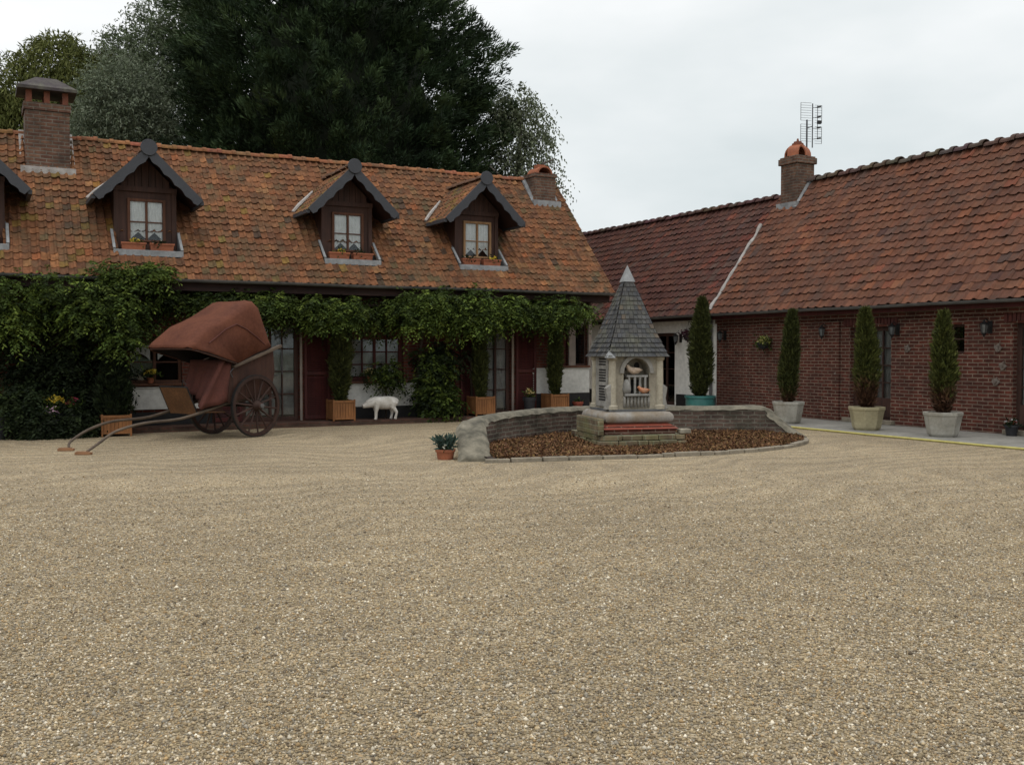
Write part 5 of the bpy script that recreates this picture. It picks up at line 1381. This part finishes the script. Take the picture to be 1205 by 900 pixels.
def bird(lab, local, rz, mat, scale=1.0):
    mt_ = Matrix.Translation((TC[0], TC[1], .08)) @ Matrix.Rotation(RZ, 4, 'Z'); p = mt_ @ Vector(local)
    t = thing('bird_figurine', lab, 'figurine', p, RZ + rz)
    m = MB(Matrix.Scale(scale, 4))
    m.tube([(-.13, 0, .075), (-.10, 0, .07), (-.05, 0, .06), (.02, 0, .06), (.07, 0, .085), (.095, 0, .115), (.11, 0, .125)], [.006, .018, .045, .055, .042, .030, .008], 12)
    m.ball((.10, 0, .125), .030, .028, .028, 12); m.tube([(.0, .015, .0), (.0, .015, .04)], .006, 5); m.tube([(.0, -.015, .0), (.0, -.015, .04)], .006, 5)
    m.build('body', mat, t, world=False, smooth=True)
    m = MB(Matrix.Scale(scale, 4)); m.tube([(.12, 0, .122), (.15, 0, .115)], [.009, .001], 6); m.build('beak', M['bird_orange'], t, world=False)
    m = MB(Matrix.Scale(scale, 4))
    for s in (-1, 1): m.ball((-.02, s * .042, .075), .075, .014, .032, 10)
    m.build('wing', mat, t, world=False, smooth=True)
bird('buff bird figurine on the top shelf of the turret niche', (-.02, yf + .05, 1.125), R(180), M['bird_buff'], 1.15)
bird('orange bird figurine on the lower ledge of the turret niche', (.12, yf - .03, .82), R(180), M['bird_orange'], .85)

# ================================================================== OLD HOODED CART
CZ = R(-152)
cart = thing('horse_cart', 'old two wheeled horse cart with faded red canvas hood and shafts lowered', 'cart', (4.33, 19.23, 0), CZ)
def U(sn, zn, T, B, w, e=.42):
    """hood bow: an inverted U from base B over top T"""
    out = []
    n = 28
    for k in range(n + 1):
        a = math.pi * k / n; c, s_ = math.cos(a), math.sin(a)
        y = w * math.copysign(abs(c) ** e, c); h = abs(s_) ** e
        out.append((B[0] + (T[0] - B[0]) * h, y, B[1] + (T[1] - B[1]) * h))
    return out
bows = [((1.50, 1.665), (.50, 1.40), .65, .20), ((1.45, 1.73), (.48, 1.385), .645, .20), ((1.10, 2.03), (.42, 1.37), .615, .22), ((.55, 2.33), (.34, 1.40), .59, .26), ((.08, 2.54), (.24, 1.46), .58, .26), ((-.06, 2.535), (.10, 1.50), .575, .26), ((-.17, 2.45), (-.05, 1.55), .57, .28), ((-.36, 1.92), (-.30, 1.63), .57, .3), ((-.43, 1.70), (-.42, 1.68), .56, .3)]
m = MB(); rows_ = [U(0, 0, *b_) for b_ in bows]; n = 29; P = []
for i, r in enumerate(rows_):
    for k, p in enumerate(r):
        sag = -.06 * math.sin(math.pi * k / 28) if i in (3,) else 0
        P.append((p[0], p[1] + .009 * math.sin(i * 2 + k * .9), p[2] + sag + .010 * math.sin(k * .8 + i * 1.3) + .006 * math.sin(k * 1.9 + i)))
m.add(P, [(i * n + k, i * n + k + 1, (i + 1) * n + k + 1, (i + 1) * n + k) for i in range(len(bows) - 1) for k in range(n - 1)])
hood = m.build('hood', M['hood'], cart, world=False, smooth=True)
sd_ = hood.modifiers.new('thick', 'SOLIDIFY'); sd_.thickness = .012; sd_.offset = -1
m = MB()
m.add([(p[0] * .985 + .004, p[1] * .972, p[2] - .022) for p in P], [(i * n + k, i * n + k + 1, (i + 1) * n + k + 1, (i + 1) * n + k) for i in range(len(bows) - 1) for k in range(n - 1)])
m.build('hood_inner_shade', plain('inner_shade_dark', (.018, .014, .013), (.025, .02, .018)), hood, world=False, smooth=True)  # added near-black inner skin: deep shade under the hood put into its colour
m = MB()
for sy in (-1, 1):
    m.tube([(1.10, sy * .640, 1.74), (.95, sy * .626, 1.83), (.70, sy * .608, 1.99), (.44, sy * .602, 2.09), (.20, sy * .596, 2.00), (-.05, sy * .586, 1.86), (-.26, sy * .574, 1.72)], .010, 6)
m.build('hood_seam', plain('seam_cloth', (.10, .032, .026), (.07, .025, .02)), hood, world=False)
m = MB(); m.tube([(p[0] - .03, p[1] * .97, p[2] - .03) for p in rows_[0]], .014, 6); m.build('hood_bow', M['cartwood'], hood, world=False)
# body sides, back, seat
m = MB()
for y in (-.49, .49):
    m.prism([(.58, .66), (.50, 1.30), (-.52, 1.63), (-.56, 1.20), (-.46, .80)], 'y', y - .015, y + .015)
m.add([(-.46, -.47, .80), (-.46, .47, .80), (-.56, .47, 1.20), (-.56, -.47, 1.20), (-.52, .47, 1.62), (-.52, -.47, 1.62)], [(0, 1, 2, 3), (3, 2, 4, 5)])
m.add([(.58, -.47, .67), (.58, .47, .67), (-.46, .47, .80), (-.46, -.47, .80)], [(0, 1, 2, 3)])
m.box(-.30, .35, -.47, .47, 1.02, 1.10)
m.build('body', M['cartwood'], cart, world=False)
for s in (-1, 1):
    m = MB(); m.obox((.50, s * .56, 1.315), (-.66, s * .56, 1.70), .10, .05); m.build('rail', M['shaftwood'], cart, world=False, bev=.006)
    m = MB(); m.tube([(-.64, s * .56, 1.68), (-.69, s * .56, 1.60), (-.70, s * .56, 1.15)], .010, 6); m.tube([(.46, s * .55, 1.30), (.56, s * .55, 1.22), (.50, s * .55, 1.12)], .012, 6); m.build('rail_iron', M['steel'], cart, world=False)
# footwell and slanting dash board
m = MB()
m.add([(.60, -.46, .48), (.60, .46, .48), (1.10, .46, .50), (1.10, -.46, .50), (.60, -.46, .50), (.60, .46, .50), (1.10, .46, .52), (1.10, -.46, .52)], [(0, 1, 2, 3), (7, 6, 5, 4), (0, 4, 5, 1), (2, 6, 7, 3), (1, 5, 6, 2), (0, 3, 7, 4)])
m.obox((1.10, -.06, .47), (1.32, -.06, .95), .74, .025, (0, 0, 1))
m.build('dash_board', M['cartpanel'], cart, world=False, bev=.004)
for s in (-1, 1):
    m = MB(); m.prism([(.62, .50), (1.08, .52), (1.16, .70), (.85, .86), (.62, .70)], 'y', s * .40 - .011, s * .40 + .011); m.build('footwell_side', M['cartwood'], cart, world=False)
m = MB()
for y in (-.44, .32): m.tube([(1.33, y, .955), (1.11, y, .49)], .014, 6)
m.tube([(1.33, -.44, .96), (1.33, .32, .96)], .014, 6); m.tube([(1.34, .2, .97), (1.36, .25, 1.08), (1.33, .3, 1.0)], .01, 6); m.build('dash_iron', M['iron'], cart, world=False)
# canvas apron hanging below the hood, gathered at its near corner
m = MB(); nu, nv = 22, 10; P = []
for i in range(nu + 1):
    u = i / nu
    for k in range(nv + 1):
        v = k / nv; y = -.48 + 1.02 * u; x = .62 + .12 * u + (.16 + .34 * u ** 2) * v + .028 * math.sin(u * 21 + v * 2) * v; z = 1.44 - (.60 + .28 * u ** 2) * v
        P.append((x, y + .02 * math.sin(v * 3), z))
m.add(P, [(i * (nv + 1) + k, (i + 1) * (nv + 1) + k, (i + 1) * (nv + 1) + k + 1, i * (nv + 1) + k + 1) for i in range(nu) for k in range(nv)])
P = []
for i in range(9):      # near flank, folded back to the body side
    u = i / 8
    for k in range(9):
        v = k / 8; a = Vector((.74 + .50 * v, .54, 1.44 - .88 * v)); b_ = Vector((.52 + .06 * v, .54, 1.38 - .70 * v)); q = a.lerp(b_, u); q.y += .03 * math.sin(u * 9 + v * 2); P.append(q)
m.add(P, [(i * 9 + k, (i + 1) * 9 + k, (i + 1) * 9 + k + 1, i * 9 + k + 1) for i in range(8) for k in range(8)])
ap_ = m.build('canvas_apron', plain('shaded_red_cloth', (.105, .035, .025), (.075, .026, .02), 3, .9, .3, 60), cart, world=False, smooth=True)  # darker copy of the hood canvas: deep shade put into its colour
sm_ = ap_.modifiers.new('thick', 'SOLIDIFY'); sm_.thickness = .006
# wheels
def cwheel(s):
    W = thing('wheel', None, None, (0, 0, 0)); W.parent = cart
    y = s * .60; z = .58; r = .58
    def ring(m, ro, ri, hw, n=40):
        P = []
        for k in range(n):
            a = 2 * math.pi * k / n
            for rr, yy in ((ro, -hw), (ro, hw), (ri, hw), (ri, -hw)): P.append((rr * math.cos(a), y + yy, z + rr * math.sin(a)))
        m.add(P, [(k * 4 + j, ((k + 1) % n) * 4 + j, ((k + 1) % n) * 4 + (j + 1) % 4, k * 4 + (j + 1) % 4) for k in range(n) for j in range(4)])
    m = MB(); ring(m, r, r - .016, .027); m.build('tyre', M['iron'], W, world=False)
    m = MB(); ring(m, r - .017, r - .075, .030); m.build('rim', M['wheelwood'], W, world=False)
    m = MB()
    for k in range(14):
        a = 2 * math.pi * (k + .3) / 14; m.tube([(.07 * math.cos(a), y, z + .07 * math.sin(a)), ((r - .07) * math.cos(a), y - s * .0, z + (r - .07) * math.sin(a))], [.024, .016], 6)
    m.build('spokes', M['wheelwood'], W, world=False)
    m = MB(); mtx = Matrix.Translation((0, y, z)) @ Matrix.Rotation(R(-90 * s), 4, 'X'); mm = MB(mtx); mm.lathe([(.075, -.10), (.095, -.07), (.095, .05), (.07, .09), (.06, .15), (.045, .16)], (0, 0, 0), 16); mm.build('hub', M['wheelwood'], W, world=False, auto=40)
    mm = MB(mtx); mm.lathe([(.042, .161), (.042, .185), (.03, .19)], (0, 0, 0), 14); mm.build('hub_cap', M['zinc'], W, world=False, auto=40)
for s in (-1, 1): cwheel(s)
m = MB(); m.tube([(0, -.60, .58), (0, .60, .58)], .028, 8); m.build('axle', M['iron'], cart, world=False)
for s in (-1, 1):
    m = MB()
    for q in range(3):
        m.tube([(-.5 + .06 * q, s * .40, .72 + .0 * q), (-.2, s * .40, .63 - .022 * q), (.1, s * .40, .63 - .022 * q), (.42 - .06 * q, s * .40, .72)], .013, 6)
    m.build('leaf_spring', M['iron'], cart, world=False)
# shafts curving down to the ground
tips = {}
for s, tip in ((1, (3.64, .86)), (-1, (3.45, .08))):
    pts = catmull([(-.35, s * .42, .74), (.45, s * .44, .66), (.95, s * .45, .55), (1.6, s * .46 + (.0 if s > 0 else .06), .42), (2.4, s * .5 + (.06 if s > 0 else .22), .395), (2.95, .60 if s > 0 else -.13, .30), (3.35, .72 if s > 0 else -.02, .14), (tip[0], tip[1], .045)], 6)
    m = MB(); m.tube([tuple(p) for p in pts], [.030 - .010 * i / len(pts) for i in range(len(pts))], 9); m.build('shaft', M['shaftwood'], cart, world=False, smooth=True)
cm = Matrix.Translation((4.33, 19.23, 0)) @ Matrix.Rotation(CZ, 4, 'Z')
for tip, lab in (((3.70, .86), 'flat wood block under the nearer shaft tip of the cart'), ((3.50, .08), 'flat wood block under the farther shaft tip of the cart')):
    p = cm @ Vector((tip[0], tip[1], 0)); m = MB(); rr = random.Random(tip[1])
    m.v = []; m.box(-.12, .12, -.05, .05, 0.002, .04); m.box(-.11, .08, -.045, .04, .0405, .052)
    o = m.build('wood_block', M['blockwood'], bev=.008); o.location = (p.x, p.y, 0); o.rotation_euler = (0, 0, R(rr.uniform(-38, -15)))
    tag(o, lab, 'wood block', 'blocks under the cart shafts')

# ================================================================== PIG STATUE
t = thing('pig_statue', 'white painted pig statue standing on the apron by the wall', 'statue', (7.93, 20.78, .10), R(176))
m = MB()
bodyp = [((-.34, 0, .36), .02), ((-.31, 0, .37), .085), ((-.22, 0, .375), .13), ((-.08, 0, .36), .148), ((.06, 0, .36), .146), ((.18, 0, .375), .132), ((.26, 0, .37), .112), ((.34, 0, .345), .092), ((.40, 0, .315), .066), ((.45, 0, .295), .048), ((.475, 0, .287), .045)]
m.tube([p for p, _ in bodyp], [r for _, r in bodyp], 16)
for sx in (1, -1):
    for s in (1, -1):
        x = .17 if sx > 0 else -.22; lean = (.03 if s > 0 else -.03) if sx > 0 else (-.02 if s > 0 else .03)
        if sx > 0: pts = [((x, s * .075, .36), .075), ((x + lean * .3, s * .085, .24), .052), ((x + lean, s * .085, .13), .034), ((x + lean, s * .085, .04), .031), ((x + lean + .012, s * .085, .0), .037)]
        else: pts = [((x, s * .075, .37), .092), ((x + .03, s * .085, .26), .062), ((x - .035 + lean, s * .085, .15), .037), ((x - .01 + lean, s * .085, .04), .031), ((x + lean, s * .085, .0), .037)]
        m.tube([p for p, _ in pts], [r for _, r in pts], 10)
m.tube([(-.34, 0, .40), (-.39, .03, .42), (-.40, .0, .38), (-.38, -.02, .35)], [.014, .012, .009, .004], 6)
o = m.build('body', M['pig'], t, world=False, smooth=True)
rm = o.modifiers.new('merge', 'REMESH'); rm.mode = 'VOXEL'; rm.voxel_size = .011; rm.use_smooth_shade = True
sm = o.modifiers.new('soft', 'SMOOTH'); sm.iterations = 5; sm.factor = .5
for s in (-1, 1):
    m = MB(); m.add([(.27, s * .045, .46), (.24, s * .10, .44), (.36, s * .105, .385), (.30, s * .075, .435)], [(0, 1, 3), (1, 2, 3), (0, 3, 2), (0, 2, 1)]); m.build('ear', M['pig'], t, world=False)
    m = MB(); m.ball((.375, s * .066, .355), .011); m.build('eye', M['black'], t, world=False)

# ================================================================== SMALL POT BY THE WALL END, HOSE
t = thing('potted_plant', 'spiky blue green plant in a terracotta pot at the left wall end', 'potted plant', (6.13, 13.52, 0))
m = MB(); m.lathe([(.115, 0), (.135, .11), (.15, .112), (.152, .15), (.13, .15), (.12, .11)], (0, 0, 0), 20, cap=False); m.lathe([(.115, .001), (.002, .001)], (0, 0, 0), 20, cap=False); m.build('pot', M['terracotta'], t, world=False, auto=35)
m = MB(); m.lathe([(.128, .12), (.004, .135)], (0, 0, 0), 16, cap=False); m.build('soil', M['soil'], t, world=False)
rng = np.random.default_rng(77); n = 70
a = rng.uniform(0, 2 * np.pi, n); P = np.stack([.05 * np.cos(a), .05 * np.sin(a), np.full(n, .13)], 1) * rng.uniform(.3, 1.5, (n, 1)) * np.array([1, 1, 0]) + np.array([0, 0, .13])
D = np.stack([np.cos(a) * .55, np.sin(a) * .55, np.full(n, 1.0)], 1) + rng.normal(0, .25, (n, 3))
K = 4; V = []; 
Pk = np.repeat(P, K, 0) + np.repeat(unit(D), K, 0) * np.tile(np.linspace(0, .17, K), n)[:, None]; Dk = np.repeat(unit(D), K, 0) * .7 + rng.normal(0, .45, (n * K, 3))
V, F, C = leaves(Pk, Dk, rng.uniform(.07, .14, n * K), rng.uniform(.03, .05, n * K), pick([(.045, .075, .06), (.06, .095, .078), (.03, .052, .042)], n * K, rng), rng)
np_mesh('foliage', V, F, M['leaf'], t, C, world=False)
blooms(t, (-.06, -.12, .19), .03, .03, 4, WHT, .05, 78, nl=3)

pts = [(14.90 + .025 * math.sin(y * .9) + .012 * math.sin(y * 2.7) + (.10 * max(0, y - 15.2)), y, .022) for y in np.linspace(3.0, 16.3, 70)]
m = MB(); m.tube(pts, .02, 8); o = m.build('garden_hose', M['hose'], smooth=True)
tag(o, 'yellow garden hose lying along the edge of the concrete walk', 'hose')
